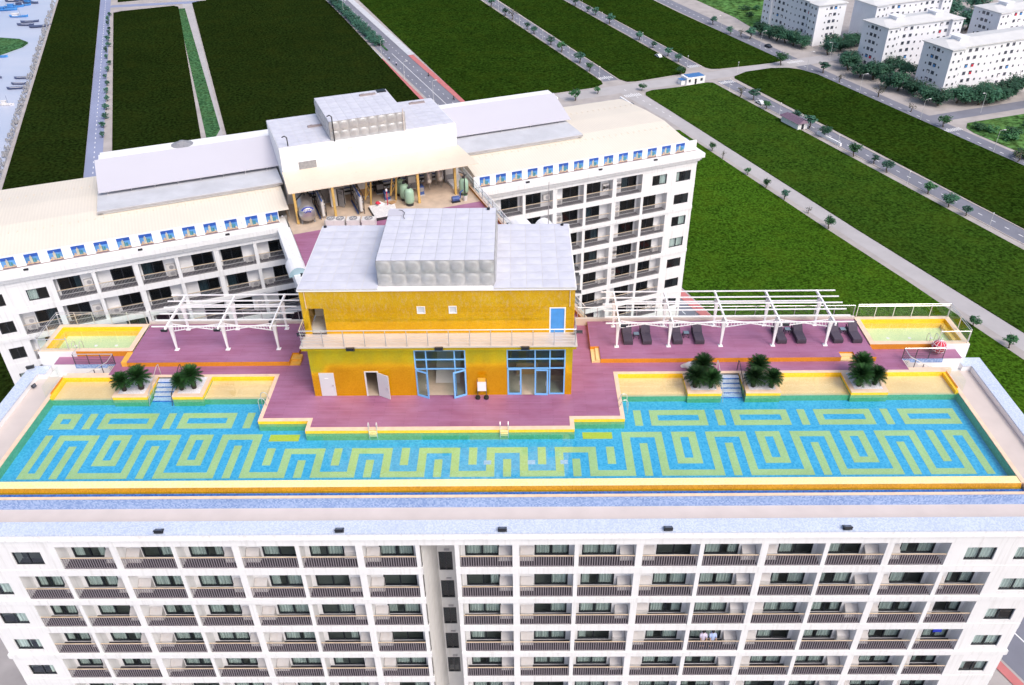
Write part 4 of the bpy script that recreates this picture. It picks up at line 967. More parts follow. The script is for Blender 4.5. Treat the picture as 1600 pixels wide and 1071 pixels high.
# raised terraces
def terrace(x0, x1, y0, y1, notch, label):
    pass
TZ = .40
for nm, x0, x1 in (('left', -30.1, -17.1), ('right', 5.58, 27.28)):
    m = MB()
    if nm == 'left': m.poly([(x0, 51.72, TZ), (-17.6, 51.72, TZ), (-17.6, 52.9, TZ), (x1, 52.9, TZ), (x1, 57.0, TZ), (x0, 57.0, TZ)])
    else: m.poly([(6.25, 51.8, TZ), (24.6, 51.8, TZ), (24.6, 52.5, TZ), (25.7, 52.5, TZ), (25.7, 51.8, TZ), (x1, 51.8, TZ), (x1, 57.0, TZ), (x0, 57.0, TZ), (x0, 53.45, TZ), (6.25, 53.45, TZ)])
    t_ = struct('terrace', m, 'deck_plank')
    m = MB()
    if nm == 'left': m.prism([(x0, 51.725), (-17.605, 51.725), (-17.605, 52.905), (x1 - .005, 52.905), (x1 - .005, 56.99), (x0, 56.99)], 0, TZ - .004)
    else: m.prism([(6.255, 51.805), (24.595, 51.805), (24.595, 52.505), (25.705, 52.505), (25.705, 51.805), (x1 - .005, 51.805), (x1 - .005, 56.99), (x0 + .005, 56.99), (x0 + .005, 53.455), (6.255, 53.455)], 0, TZ - .004)
    m.build('riser', 'orange_tile', t_)
    m = MB()
    if nm == 'left': m.box(-17.59, -16.8, 51.75, 52.25, 0, .13); m.box(-17.59, -16.8, 52.25, 52.89, 0, .26); m.box(-30.55, -30.11, 51.75, 53.1, 0, .405)
    else: m.box(5.6, 5.93, 51.85, 53.44, 0, .14); m.box(5.93, 6.245, 51.85, 53.44, 0, .27); m.box(24.6, 25.7, 51.82, 52.15, 0, .13); m.box(24.6, 25.7, 52.15, 52.49, 0, .26)
    m.build('step', 'cream_tile' if nm == 'right' else 'orange_step', t_)
# low back parapet with glass railing
bw = empty('back_parapet', (-1, 57.2, 0), 0, 'low beige parapet with a steel and glass railing behind the terraces', 'parapet')
for a, b in ((-30.2, -16.2), (4.6, 27.3)): P(MB().box(a, b, 57.02, 57.3, -.4, .62), 'kerb_wall', 'stone_beige', bw)
for a, b in ((-30.0, -16.4), (4.8, 27.2)):
    P(MB().path([(a, 57.2, 1.62), (b, 57.2, 1.62)], .03), 'handrail', 'steel_rail', bw)
    n = int((b - a) / 1.5)
    for k in range(n + 1):
        x = a + (b - a) * k / n; P(MB().bar((x, 57.2, .62), (x, 57.2, 1.62), .05, .04), 'post', 'rail_grey', bw)
        if k < n: P(MB().box(x + .05, x + (b - a) / n - .05, 57.19, 57.2, .7, 1.52), 'glass_panel', 'glass_clear', bw)

# ================================================================== HOT TUBS
def hot_tub(x0, x1, y0, y1, side):
    e = empty('whirlpool_tub', ((x0 + x1) / 2, y0, 0), 0, 'raised orange tiled whirlpool tub at the %s end of the terrace' % side, 'whirlpool tub', 'whirlpool tubs')
    H = .48; i0, i1, j0, j1 = x0 + .42, x1 - .42, y0 + .44, y1 - .42
    m = MB()
    for a, b, c, d in ((x0, x1, y0, j0), (x0, x1, j1, y1), (x0, i0, j0, j1), (i1, x1, j0, j1)): m.quad((a, c, H), (b, c, H), (b, d, H), (a, d, H))
    P(m, 'rim', 'peach_stone', e)
    m = MB(); m.quad((x0, y0, 0), (x1, y0, 0), (x1, y0, H), (x0, y0, H)); P(m, 'front_tile', 'orange_tile', e)
    xo = x0 if side == 'left' else x1
    m = MB(); m.box(xo - .01, xo + .01, y0 + .005, y1, -2.0, H - .004); m.box(x0, x1, y1 - .02, y1, -2.0, H - .006)
    xi = -34.6 if side == 'left' else 32.75
    m.box(min(xo, xi), max(xo, xi), y0 - .06, y0 - .004, -1.25, H + .0)
    P(m, 'side_wall', 'white_clean', e)
    m = MB(); f = -.12
    m.quad((i0, j0, f), (i1, j0, f), (i1, j1, f), (i0, j1, f)); P(m, 'basin_floor', 'tub_floor', e)
    m = MB()
    for (a, b), (c, d) in (((i0, j0), (i0, j1)), ((i0, j1), (i1, j1)), ((i1, j1), (i1, j0)), ((i1, j0), (i0, j0))): m.quad((a, b, f), (c, d, f), (c, d, H), (a, b, H))
    P(m, 'basin_wall', 'yellow_tile', e)
    m = MB(); m.box(i0, i1, j1 - .42, j1 - .01, f, .20); m.box(i0 if side == 'left' else i1 - .42, i0 + .42 if side == 'left' else i1, j0, j1 - .42, f, .196); P(m, 'seat_ledge', 'yellow_tile', e)
    P(MB().quad((i0, j0, .27), (i1, j0, .27), (i1, j1, .27), (i0, j1, .27)), 'water', 'shallow_water', e)
    xm = x0 + 2.9 if side == 'left' else x1 - 2.7
    for s in (-.3, .3):
        P(MB().path([(xm + s, j0 - .12, H)] + [(xm + s, j0 + .12 - .26 * math.cos(a), H + .35 + .2 * math.sin(a)) for a in (0, .8, 1.57, 2.3, 3.14)] + [(xm + s, j0 + .36, .1)], .025), 'grab_rail', 'steel_rail', e)
    for k in range(3): P(MB().lathe([(0, .001 + f), (.13, .012 + f), (.14, f)], i0 + (i1 - i0) * (.25 + .25 * k), (j0 + j1) / 2 - .3, 10), 'jet', 'white_clean', e)
    # glass balustrade on three sides
    xe = x0 + .12 if side == 'left' else x1 - .12; s = 1 if side == 'left' else -1
    back = [(xe, y1 - .12), (x1 - .15 if side == 'left' else x0 + .15, y1 - .12)]
    P(MB().path([(xe + s * 2.3, y0 + .12, 1.55), (xe, y0 + .12, 1.55), (xe, y1 - .12, 1.55), (back[1][0], y1 - .12, 1.55)], .03), 'handrail', 'steel_rail', e)
    P(MB().path([(xe, y0 + .12, 1.72), (xe, y1 - .12, 1.72), (back[1][0], y1 - .12, 1.72)], .022), 'top_rail', 'steel_rail', e)
    def run(p, q, n):
        for k in range(n + 1):
            a = (p[0] + (q[0] - p[0]) * k / n, p[1] + (q[1] - p[1]) * k / n); P(MB().bar((a[0], a[1], H), (a[0], a[1], 1.72), .05, .05), 'post', 'steel_rail', e)
            if k < n:
                b = (p[0] + (q[0] - p[0]) * (k + 1) / n, p[1] + (q[1] - p[1]) * (k + 1) / n)
                P(MB().bar((a[0] + (b[0] - a[0]) * .04, a[1] + (b[1] - a[1]) * .04, 1.0), (a[0] + (b[0] - a[0]) * .96, a[1] + (b[1] - a[1]) * .96, 1.0), .012, .9), 'glass_panel', 'glass_clear', e)
    run((xe, y1 - .12), back[1], 5); run((xe, y0 + .12), (xe, y1 - .16), 2); run((xe + s * .05, y0 + .12), (xe + s * 2.3, y0 + .12), 1)
hot_tub(-37.55, -30.16, 53.15, 57.0, 'left'); hot_tub(27.3, 35.0, 53.35, 57.3, 'right')
# glass fins at the pool ends
for x, s in ((PX0 - .2, 'left'), (PX1 + .2, 'right')):
    e = tag(MB().box(-.008, .008, 0, 2.55, 0, 1.02).build('glass_screen', 'glass_clear', None, (x, 48.05, -.06)), 'frameless glass screen standing at the %s end of the wading shelf' % s, 'glass screen', 'glass screens')

# ================================================================== PERGOLAS
def pergola(xs, label):
    e = empty('pergola', ((xs[0] + xs[-1]) / 2, 54.8, TZ), 0, label, 'pergola', 'white steel pergolas')
    YA, YBk, ZB = 53.42, 56.25, 2.86
    for x in xs:
        for y in (YA, YBk):
            m = MB(); m.box(x - .17, x + .17, y - .17, y + .17, TZ, TZ + .03)
            vs = []
            for z, hx, hy in ((TZ + .03, .06, .06), (2.1, .12, .10), (ZB, .18, .13)): vs += [(x - hx, y - hy, z), (x + hx, y - hy, z), (x + hx, y + hy, z), (x - hx, y + hy, z)]
            m._add(vs, [(k * 4 + i, k * 4 + (i + 1) % 4, k * 4 + 4 + (i + 1) % 4, k * 4 + 4 + i) for k in (0, 1) for i in range(4)], 0)
            P(m, 'post', 'white_steel', e)
        P(MB().box(x - .06, x + .06, 52.45, 57.35, ZB, ZB + .2), 'rafter', 'white_steel', e)
    for y in (52.62, 53.5, 54.4, 55.33, 56.24, 57.14):
        P(MB().box(xs[0] - 1.05, xs[-1] + 1.4, y - .035, y + .035, ZB + .201, ZB + .29), 'purlin', 'white_steel', e)
    for a, b in zip(xs[:-1], xs[1:]):
        mid = (a + b) / 2; m = MB()
        for x0, s in ((a + .18, 1), (b - .18, -1)):
            m.bar((x0, YA, 2.78), (mid, YA, 2.52), .06, .06); m.bar((x0, YA, 2.16), (mid, YA, 2.48), .06, .06)
            for k in range(1, 7):
                t = k / 8; x = x0 + (mid - x0) * t; m.bar((x, YA, 2.78 - .2 * t), (x - .08 * s, YA, 2.16 + .34 * t), .03, .03)
        P(m, 'bow_truss', 'white_steel', e)
        m = MB(); m.bar((a, YBk, 2.7), (b, YBk, 2.7), .09, .09); P(m, 'rear_tie', 'white_steel', e)
PL = [-26.75, -22.75, -18.77]; PR = [7.62, 11.66, 15.7, 19.76, 23.83]
pergola(PL, 'white steel pergola left of the golden pavilion'); pergola(PR, 'long white steel pergola over the loungers right of the pavilion')

# ================================================================== LOUNGERS AND TABLES
def make_lounger():
    e = empty('sun_lounger', (0, 0, 0), 0, '', 'sun lounger', 'dark sun loungers under the pergola')
    m = MB(); m.box(-.36, .36, 0, 1.95, .06, .3); m.build('base', 'wicker', e)
    m = MB(); m.box(-.35, .35, .01, 1.22, .3, .41); m.build('seat_cushion', 'cushion', e)
    m = MB(); m.prism([(-.35, 0), (.35, 0), (.35, .11), (-.35, .11)], 0, .82)
    m.v = [(x, 1.23 + z * math.cos(.75) - y * math.sin(.75), .32 + z * math.sin(.75) + y * math.cos(.75)) for x, y, z in m.v]; m.build('back_cushion', 'cushion', e)
    for sx in (-.38, .38): m = MB(); m.bar((sx, 1.35, .3), (sx, 1.85, .62), .05, .05); m.bar((sx, 1.75, .3), (sx, 1.85, .62), .05, .05); m.build('back_support', 'wicker', e)
    for x in (-.3, .3):
        for y in (.1, 1.85): m = MB(); m.box(x - .04, x + .04, y - .04, y + .04, 0, .06); m.build('leg', 'wicker', e)
    return e
def make_table():
    e = empty('side_table', (0, 0, 0), 0, '', 'side table', 'glass topped side tables')
    m = MB(); m.box(-.23, .23, -.23, .23, .36, .42); m.build('frame', 'wicker', e); m = MB(); m.box(-.2, .2, -.2, .2, .421, .43); m.build('glass_top', 'table_glass', e)
    for x in (-.2, .2):
        for y in (-.2, .2): m = MB(); m.box(x - .025, x + .025, y - .025, y + .025, 0, .36); m.build('leg', 'wicker', e)
    return e
lx_ = [8.55, 10.03, 12.43, 14.12, 20.53, 22.04, 24.91, 26.39]
proto = make_lounger()
for i, x in enumerate(lx_):
    lb = '%s dark cushioned sun lounger from the left under the right pergola' % ORD[i]
    if i == 0: proto.location = (x, 53.58, TZ); proto['label'] = lb
    else: copy_tree(proto, (x, 53.58, TZ), random.uniform(-.03, .03), lb)
tp = make_table()
for i, (x, y) in enumerate(((9.27, 54.6), (13.22, 54.7), (21.3, 55.1), (25.65, 55.05))):
    lb = '%s glass topped side table from the left, between two loungers' % ORD[i]
    if i == 0: tp.location = (x, y, TZ); tp['label'] = lb
    else: copy_tree(tp, (x, y, TZ), 0, lb)

# ================================================================== PLANTERS AND CYCADS
def cycad_mesh(seed):
    rnd = random.Random(seed); m = MB()
    for i in range(84):
        t = i / 84; az = i * 2.39996 + rnd.uniform(-.1, .1); el = 1.5 - 1.75 * t ** 1.2 + rnd.uniform(-.12, .12); L = rnd.uniform(.92, 1.1)
        p = Vector((0, 0, 0)); dirh = Vector((math.cos(az), math.sin(az), 0)); side = Vector((-math.sin(az), math.cos(az), 0)); pts = [p.copy()]
        for k in range(7):
            e_ = el - .05 * k - .006 * k * k; p = p + (dirh * math.cos(e_) + Vector((0, 0, math.sin(e_)))) * L / 7; pts.append(p.copy())
        for k in range(1, 8):
            a = pts[k]; f = (pts[k] - pts[k - 1]).normalized(); up = side.cross(f)
            ln = .2 * math.sin(math.pi * (k + .6) / 8.6) + .06
            for s in (-1, 1):
                for q in (0, .5):
                    b0 = a - f * (L / 7) * q; tip = b0 + side * s * ln + f * ln * .75 - up * (-.05); wv_ = f * .034
                    m._add([b0 - wv_, b0 + wv_, tip], [(0, 1, 2)], 0)
        for k in range(7):
            a, b = pts[k], pts[k + 1]; m._add([a - side * .012, a + side * .012, b + side * .01, b - side * .01], [(0, 1, 2, 3)], 0)
    return m.mesh('crown', 'cycad_leaf')
CY = [cycad_mesh(i) for i in range(3)]
m = MB(); m.lathe([(.17, 0), (.19, .2), (.16, .5), (.17, .8), (.1, .95)], 0, 0, 9)
for i in range(26):
    a = i * 2.4; z = .08 + i * .03; m.tube((.15 * math.cos(a), .15 * math.sin(a), z), (.24 * math.cos(a), .24 * math.sin(a), z + .06), .03, .015, 4)
CYT = m.mesh('trunk', 'cycad_trunk')
def cycad(x, y, s, h, i, label):
    e = empty('cycad', (x, y, .02), i * 1.7, label, 'cycad', 'cycads in the pool planters')
    obj('trunk', CYT, e, sc3=(s, s, h)); obj('crown', CY[i % 3], e, (0, 0, .86 * h), sc3=(s * .82, s * .82, s * .82))
def planter(x0, x1, label):
    e = empty('planter', ((x0 + x1) / 2, 49, 0), 0, label, 'planter', 'square planters in the pool')
    m = MB(); y0, y1 = 48.0, 50.62
    for a, b, c, d in ((x0, x1, y0, y0 + .32), (x0, x1, y1 - .3, y1), (x0, x0 + .3, y0 + .32, y1 - .3), (x1 - .3, x1, y0 + .32, y1 - .3)): m.box(a, b, c, d, -.05, .035)
    P(m, 'curb', 'peach_stone', e)
    P(MB().box(x0 + .01, x1 - .01, y0 + .01, y1 - .01, -.3, -.05), 'tile_band', 'yellow_tile', e); P(MB().box(x0 + .012, x1 - .012, y0 + .012, y1 - .012, -.92, -.3), 'base', 'pool_wall', e)
    P(MB().box(x0 + .012, x1 - .012, y0 + .33, y0 + .40, .036, .07) if False else MB().box(x0 + .3, x1 - .3, y0 + .32, y1 - .3, -.04, .03), 'gravel_bed', 'gravel_white', e)
planter(-29.86, -27.3, 'planter with two cycads left of the left pool stairs'); planter(-25.46, -23.2, 'planter with two cycads right of the left pool stairs')
planter(12.3, 14.8, 'planter with three cycads left of the right pool stairs'); planter(16.55, 19.1, 'planter with three cycads right of the right pool stairs'); planter(24.2, 26.9, 'lone planter with three cycads near the right end of the pool')
CL = [(-29.2, 48.75, .95, .95, 'smaller cycad at the far left of the leftmost planter'), (-28.0, 48.95, 1.12, 1.25, 'tall cycad on the right of the leftmost planter'), (-24.95, 48.8, .85, .85, 'smaller cycad beside the left pool stairs'), (-24.1, 49.0, 1.05, 1.3, 'tall cycad on the right of the planter beside the left pool stairs'),
      (12.95, 48.75, 1.08, 1.0, 'broad front cycad in the planter left of the right pool stairs'), (14.1, 48.7, .95, .85, 'cycad nearest the right pool stairs on their left'), (13.6, 49.8, 1.1, 1.35, 'rear cycad in the planter left of the right pool stairs'),
      (17.2, 48.75, 1.0, .95, 'cycad nearest the right pool stairs on their right'), (18.5, 48.65, .95, .9, 'front right cycad in the planter right of the right pool stairs'), (17.7, 49.8, 1.05, 1.25, 'rear cycad in the planter right of the right pool stairs'),
      (24.95, 48.75, 1.1, 1.05, 'broad front cycad in the lone right planter'), (26.15, 48.9, .95, .9, 'small cycad leaning right in the lone right planter'), (25.3, 49.8, 1.12, 1.35, 'tall rear cycad in the lone right planter')]
for i, c in enumerate(CL): cycad(c[0], c[1], c[2], c[3], i, c[4])
# white cloth bundle and red float
rnd = random.Random(5)
def lumpy(name, mat, sx, sy, sz, loc, label, cat, amp=.18, n=14):
    m = MB(); vs = []; rings = 7
    for k in range(rings + 1):
        th = math.pi / 2 * k / rings
        for i in range(n):
            a = 2 * math.pi * i / n; q = 1 + amp * math.sin(a * 3 + k) + amp * .6 * rnd.uniform(-1, 1)
            vs.append((sx * math.cos(th) * math.cos(a) * q, sy * math.cos(th) * math.sin(a) * q, sz * math.sin(th) * (1 + amp * .5 * rnd.uniform(-1, 1))))
    m._add(vs, [(k * n + i, k * n + (i + 1) % n, (k + 1) * n + (i + 1) % n, (k + 1) * n + i) for k in range(rings) for i in range(n)], 0)
    return tag(m.build(name, mat, None, loc, smooth=True), label, cat)
lumpy('cloth_bundle', 'white_cloth', 1.15, .42, .55, (13.5, 51.15, 0), 'crumpled white cloth bundle on the deck behind a three cycad planter', 'cloth')
e = empty('pool_float', (32.35, 52.75, 0), 0, 'round red and white bundle behind the right stair railing', 'pool float')
m = MB(); m.lathe([(.02, 1.2), (.25, 1.14), (.45, .95), (.52, .68), (.46, .4), (.3, .2), (.05, .12)], 0, 0, 16); m.build('ball', 'red_fabric', e, smooth=True)
m = MB()
for k in range(5):
    a = k * math.pi / 5; m.path([(.535 * math.cos(t) * math.cos(a), .535 * math.cos(t) * math.sin(a), .67 + .54 * math.sin(t)) for t in [i * math.pi / 8 for i in range(17)]], .02, 4)
for z, r in ((.42, .49), (.67, .535), (.92, .49)): m.path([(r * math.cos(i * math.pi / 8), r * math.sin(i * math.pi / 8), z) for i in range(17)], .02, 4)
m.build('netting', 'white_cloth', e)
m = MB(); m.path([(0, 0, 1.2), (0, 0, 1.4), (.08, 0, 1.46)], .025); m.build('loop', 'white_cloth', e)

# ================================================================== FLOODLIGHTS
m = MB(); m.box(-.22, .22, -.17, .17, .05, .19); m.box(-.25, .25, -.2, .2, .17, .23); FLH = m.mesh('housing', 'black_metal')
m = MB(); m.box(-.18, .18, -.13, .13, .231, .24); FLG = m.mesh('lens', 'lamp_glass')
m = MB(); m.box(-.26, -.23, -.03, .03, 0, .18); m.box(.23, .26, -.03, .03, 0, .18); m.box(-.26, .26, -.03, .03, 0, .02); FLB = m.mesh('bracket', 'black_metal')
def flood(x, y, z, rz, label, group, s=1.0, tilt=0.0, onto=None):
    e = empty('floodlight', (x, y, z), rz, label, 'floodlight', group); e.scale = (s, s, s); e.rotation_euler = (tilt, 0, rz)
    obj('housing', FLH, e); obj('lens', FLG, e); obj('bracket', FLB, e)
for i, x in enumerate((-22.2, -11.08, -1.08, 9.06, 19.98)): flood(x, 35.44, -.75, 0, '%s black floodlight from the left on the parapet above the balconies' % ORD[i], 'floodlights on the front parapet', 1.05, -.5)
flood(-38.3, 52.6, -.75, .4, 'black floodlight on the left parapet corner beside the white wing', 'corner floodlights', 1.1, -.4)
flood(-37.3, 50.7, -1.0, 1.2, 'small square lamp on the inner face of the left parapet', 'corner floodlights', .7, 1.2)
for i, (x, y) in enumerate(((-26.9, 52.55), (-22.9, 52.55), (-18.95, 53.6))): flood(x, y, 2.66, 0, '%s black floodlight from the left on the left pergola' % ORD[i], 'floodlights on the left pergola', .9, -.3)
for i, (x, y) in enumerate(((7.9, 52.7), (20.2, 52.7), (23.95, 56.6), (19.7, 56.7))): flood(x, y, 2.68, 0, '%s black floodlight from the left on the right pergola' % ORD[i], 'floodlights on the right pergola', .9, -.3)

# ================================================================== PAVILION
pav = empty('pool_pavilion', (-5.5, 48, 0), 0, 'golden mosaic pool pavilion with blue framed glass doors and an upper balcony', 'pavilion')
Y1, Y2 = 47.96, 49.1; SLB = 4.66
PXa, PXb = -14.9, 3.8
lower = [(-11.05, -10.15, 0, 2.18), (-7.42, -3.78, 0, 4.06), (-.86, 3.3, 0, 4.06), (-14.38, -13.31, 0.03, 2.1)]
m = MB(); m.wall(PXa, PXb, 0, 4.4, Y1, .18, lower); m.box(PXa, PXa + .15, Y1 + .18, 58.4, 0, 4.4); m.box(PXb - .15, PXb, Y1 + .18, 58.4, 0, 4.4); P(m, 'lower_wall', 'gold_mosaic', pav)
UP = [(-14.65, -13.6, SLB, 6.83), (-7.08, -6.5, 6.36, 6.96), (-4.86, -4.3, 6.36, 6.98), (2.25, 3.2, SLB, 6.72)]
m = MB(); m.wall(-15.12, 3.9, SLB, 8.28, Y2, .18, UP); m.box(-15.12, -14.97, Y2 + .18, 58.4, SLB, 8.28); m.box(3.75, 3.9, Y2 + .18, 58.4, SLB, 8.28); m.box(-15.1, 3.88, 58.25, 58.4, 0, 8.27); P(m, 'upper_wall', 'gold_mosaic', pav)
m = MB(); m.box(-15.25, 4.08, 47.5, 49.4, 4.55, SLB); P(m, 'balcony_slab', 'walk_tile', pav)
m = MB(); m.box(-15.18, 4.01, 47.56, 49.4, 4.30, 4.548); P(m, 'balcony_fascia', 'gold_mosaic', pav)
m = MB(); m.box(-15.2, 3.98, 48.95, 58.6, 8.29, 8.42); P(m, 'roof_coping', 'white_clean', pav)
# interior
m = MB(); m.box(PXa + .15, PXb - .15, 53.5, 53.6, .02, 4.4); m.box(PXa + .15, PXb - .15, Y1 + .2, 53.6, 4.3, 4.4); P(m, 'inner_wall', 'stone_beige', pav)
m = MB(); m.quad((PXa + .15, Y1 + .0, .012), (PXb - .15, Y1 + .0, .012), (PXb - .15, 53.5, .012), (PXa + .15, 53.5, .012)); P(m, 'inner_floor', 'court_tile', pav)
m = MB(); m.box(-12.2, -12.1, Y1 + .18, 53.5, .02, 4.3); m.box(-9.2, -9.1, Y1 + .18, 53.5, .02, 4.3); m.box(-8.2, -8.1, Y1 + .18, 53.5, .02, 4.3); m.box(-2.6, -2.4, Y1 + .18, 53.5, .02, 4.3); P(m, 'partition', 'stone_beige', pav)
m = MB(); m._add([(-6.2, 49.4, .03), (-4.4, 49.4, .03), (-4.4, 53.4, 2.2), (-6.2, 53.4, 2.2)], [(0, 1, 2, 3)], 0); P(m, 'ramp', 'walk_tile', pav)
m = MB(); m.box(-.2, 1.4, 50.4, 51.2, .02, 1.05); m.box(2.3, 3.3, 49.6, 52, .02, .5); m.box(-.6, .8, 52.6, 53.4, .02, 2.2); P(m, 'counter', 'cardboard', pav)
m = MB(); m.box(-14.9, -13.3, 51.5, 51.6, SLB, 8.2); m.box(-14.9, 3.7, 49.3, 58, SLB - .05, SLB - .001); P(m, 'inner_wall', 'recess_paint', pav)
# glazing
def glazed(x0, x1, divs, doors, nm):
    fr = .09
    f = MB(); yy = (Y1 - .03, Y1 + .06)
    for x in [x0 + fr / 2, x1 - fr / 2] + divs: f.box(x - fr / 2, x + fr / 2, yy[0], yy[1], 2.42, 4.06)
    for z in (4.06 - fr, 3.18, 2.36): f.box(x0 + fr, x1 - fr, yy[0] - .004, yy[1] - .004, z, z + fr)
    o = P(f, 'glazing_frame', 'blue_frame', pav)
    xs = [x0 + fr] + divs + [x1 - fr]
    for a, b in zip(xs[:-1], xs[1:]):
        for c, d in ((2.45, 3.18), (3.27, 3.97)): P(MB().box(a + fr / 2, b - fr / 2, Y1 + .005, Y1 + .02, c, d), 'pane', 'glass_pav', o if False else pav)
    return o
def door_leaf(x, y, wd, ht, ang, name='door', frame='blue_frame', glass='glass_pav', fr=.11):
    f = MB(); f.box(0, fr, -.03, .03, 0, ht); f.box(wd - fr, wd, -.03, .03, 0, ht); f.box(fr, wd - fr, -.03, .03, 0, .16); f.box(fr, wd - fr, -.03, .03, ht - fr, ht)
    o = f.build(name, frame, pav, (x - pav.location.x, y - pav.location.y, .02), ang)
    g = MB(); g.box(fr, wd - fr, -.008, .008, .16, ht - fr); g.build('pane', glass, o)
    h = MB(); h.bar((wd - .16, -.06, .9), (wd - .16, -.06, 1.3), .03, .03); h.build('handle', 'steel_rail', o)
    return o
glazed(-7.42, -3.78, [-6.58, -4.56], None, 'left'); glazed(-.86, 3.3, [1.15, 2.2], None, 'right')
door_leaf(-7.40, Y1 - .02, .98, 2.34, -.42); door_leaf(-3.80, Y1 - .02, .98, 2.34, math.pi + .42)
m = MB(); m.box(-6.62, -6.54, Y1, Y1 + .06, .02, 2.36); m.box(-4.6, -4.52, Y1, Y1 + .06, .02, 2.36); P(m, 'glazing_frame', 'blue_frame', pav)
door_leaf(-.84, Y1 + .01, 1.02, 2.34, 0); door_leaf(1.12, Y1 - .05, .98, 2.30, -.03)
m = MB(); m.box(2.16, 2.25, Y1, Y1 + .06, .02, 2.36); m.box(3.2, 3.29, Y1, Y1 + .06, .02, 2.36); m.box(2.25, 3.2, Y1, Y1 + .06, .02, .14); P(m, 'glazing_frame', 'blue_frame', pav); P(MB().box(2.25, 3.2, Y1 + .02, Y1 + .035, .14, 2.36), 'pane', 'glass_pav', pav)
# solid doors
o = P(MB().box(-14.38, -13.31, Y1 - .03, Y1 + .03, .03, 2.1), 'door', 'door_white', pav); o['label'] = 'closed white door'
P(MB().box(-13.5, -13.42, Y1 - .09, Y1 - .03, .95, 1.1), 'door_handle', 'steel_rail', pav); P(MB().box(-14.0, -13.72, Y1 - .04, Y1 - .03, 1.6, 1.66), 'door_plate', 'white_clean', pav)
m = MB(); m.box(-11.1, -11.0, Y1 - .03, Y1 + .1, 0, 2.23); m.box(-10.2, -10.1, Y1 - .03, Y1 + .1, 0, 2.23); m.box(-11.0, -10.2, Y1 - .03, Y1 + .1, 2.14, 2.23); P(m, 'door_frame', 'door_white', pav)
m = MB(); m.box(0, .9, -.025, .025, .03, 2.12); o = m.build('door', 'door_white', pav, (-10.12 - pav.location.x, Y1 - .05 - pav.location.y, 0), -.5); o['label'] = 'white door standing open'
MB().box(.74, .82, -.08, -.025, .95, 1.1).build('handle', 'steel_rail', o)
m = MB(); m.box(2.16, 2.25, Y2 - .02, Y2 + .1, SLB, 6.8); m.box(3.2, 3.29, Y2 - .02, Y2 + .1, SLB, 6.8); m.box(2.25, 3.2, Y2 - .02, Y2 + .1, 6.72, 6.8); P(m, 'door_frame', 'white_clean', pav)
o = P(MB().box(2.25, 3.2, Y2 + .02, Y2 + .07, SLB + .02, 6.72), 'door', 'blue_door', pav); o['label'] = 'blue upper floor door'
for a, b, c, d in UP[1:3]:
    f = MB(); f.box(a, a + .06, Y2 - .03, Y2 + .05, c, d); f.box(b - .06, b, Y2 - .03, Y2 + .05, c, d); f.box(a + .06, b - .06, Y2 - .03, Y2 + .05, c, c + .06); f.box(a + .06, b - .06, Y2 - .03, Y2 + .05, d - .06, d)
    P(f, 'window', 'frame_white', pav); P(MB().box(a + .06, b - .06, Y2 + .03, Y2 + .045, c + .06, d - .06), 'pane', 'concrete', pav)
# balcony railing
yr = 47.58
P(MB().path([(-15.12, 49.0, 5.98), (-15.12, yr, 5.98), (3.95, yr, 5.98), (3.95, 49.0, 5.98)], .038), 'handrail', 'steel_rail', pav)
for z in (4.95, 5.2, 5.45, 5.72): P(MB().path([(-15.12, 49.0, z), (-15.12, yr, z), (3.95, yr, z), (3.95, 49.0, z)], .014, 5), 'rail', 'steel_rail', pav)
for k in range(14): x = -15.05 + 18.95 * k / 13; P(MB().bar((x, yr, SLB), (x, yr, 5.95), .045, .045), 'post', 'rail_grey', pav)
for i, x in enumerate((-11.7, -5.55, .45)): flood(x, 47.36, 4.42, 0, '%s black floodlight from the left under the pavilion balcony' % ORD[i], 'floodlights on the pavilion balcony', 1.15, -.3)
flood(4.2, 48.6, 4.9, 0, 'black floodlight on the right end of the pavilion balcony', 'pavilion side floodlights', 1.1, -.6); flood(-15.3, 48.5, 4.9, 0, 'black floodlight on the left end of the pavilion balcony', 'pavilion side floodlights', 1.1, -.6)
flood(-15.35, 50.0, 7.6, 0, 'lower black floodlight on the left pavilion side near the roof', 'pavilion side floodlights', 1.1, -.6); flood(-15.4, 52.2, 7.6, 0, 'upper black floodlight on the left pavilion side near the roof', 'pavilion side floodlights', 1.1, -.6)
for i, y in enumerate((49.9, 52.3, 53.2)): flood(4.1, y, 7.4, 0, '%s black floodlight from the front on the right pavilion side' % ORD[i], 'pavilion side floodlights', 1.1, -.6)
# rain pipes
for i, x in enumerate((-14.75, 3.55)): P(MB().path([(x, Y2 - .06, 8.2), (x, Y2 - .06, 6.9)], .03), 'rain_pipe', 'handrail_wood', pav)
# menu stand
e = empty('notice_stand', (-2.68, 47.6, 0), 0, 'white notice stand on two black weights beside the blue doors', 'stand')
for s in (-.31, .31):
    m = MB(); m.tube((s, 0, 0), (s, 0, 1.7), .025); m.build('pole', 'rail_dark', e)
    m = MB(); m.lathe([(.05, .22), (.17, .2), (.19, .05), (.17, 0)], s, -.05, 12); m.build('weight', 'tyre', e)
m = MB(); m.box(-.31, .31, -.05, -.02, .68, 1.5); m.build('board', 'white_clean', e); m = MB(); m.box(-.28, .28, -.045, -.02, 1.52, 1.85); m.build('header', 'orange_step', e)

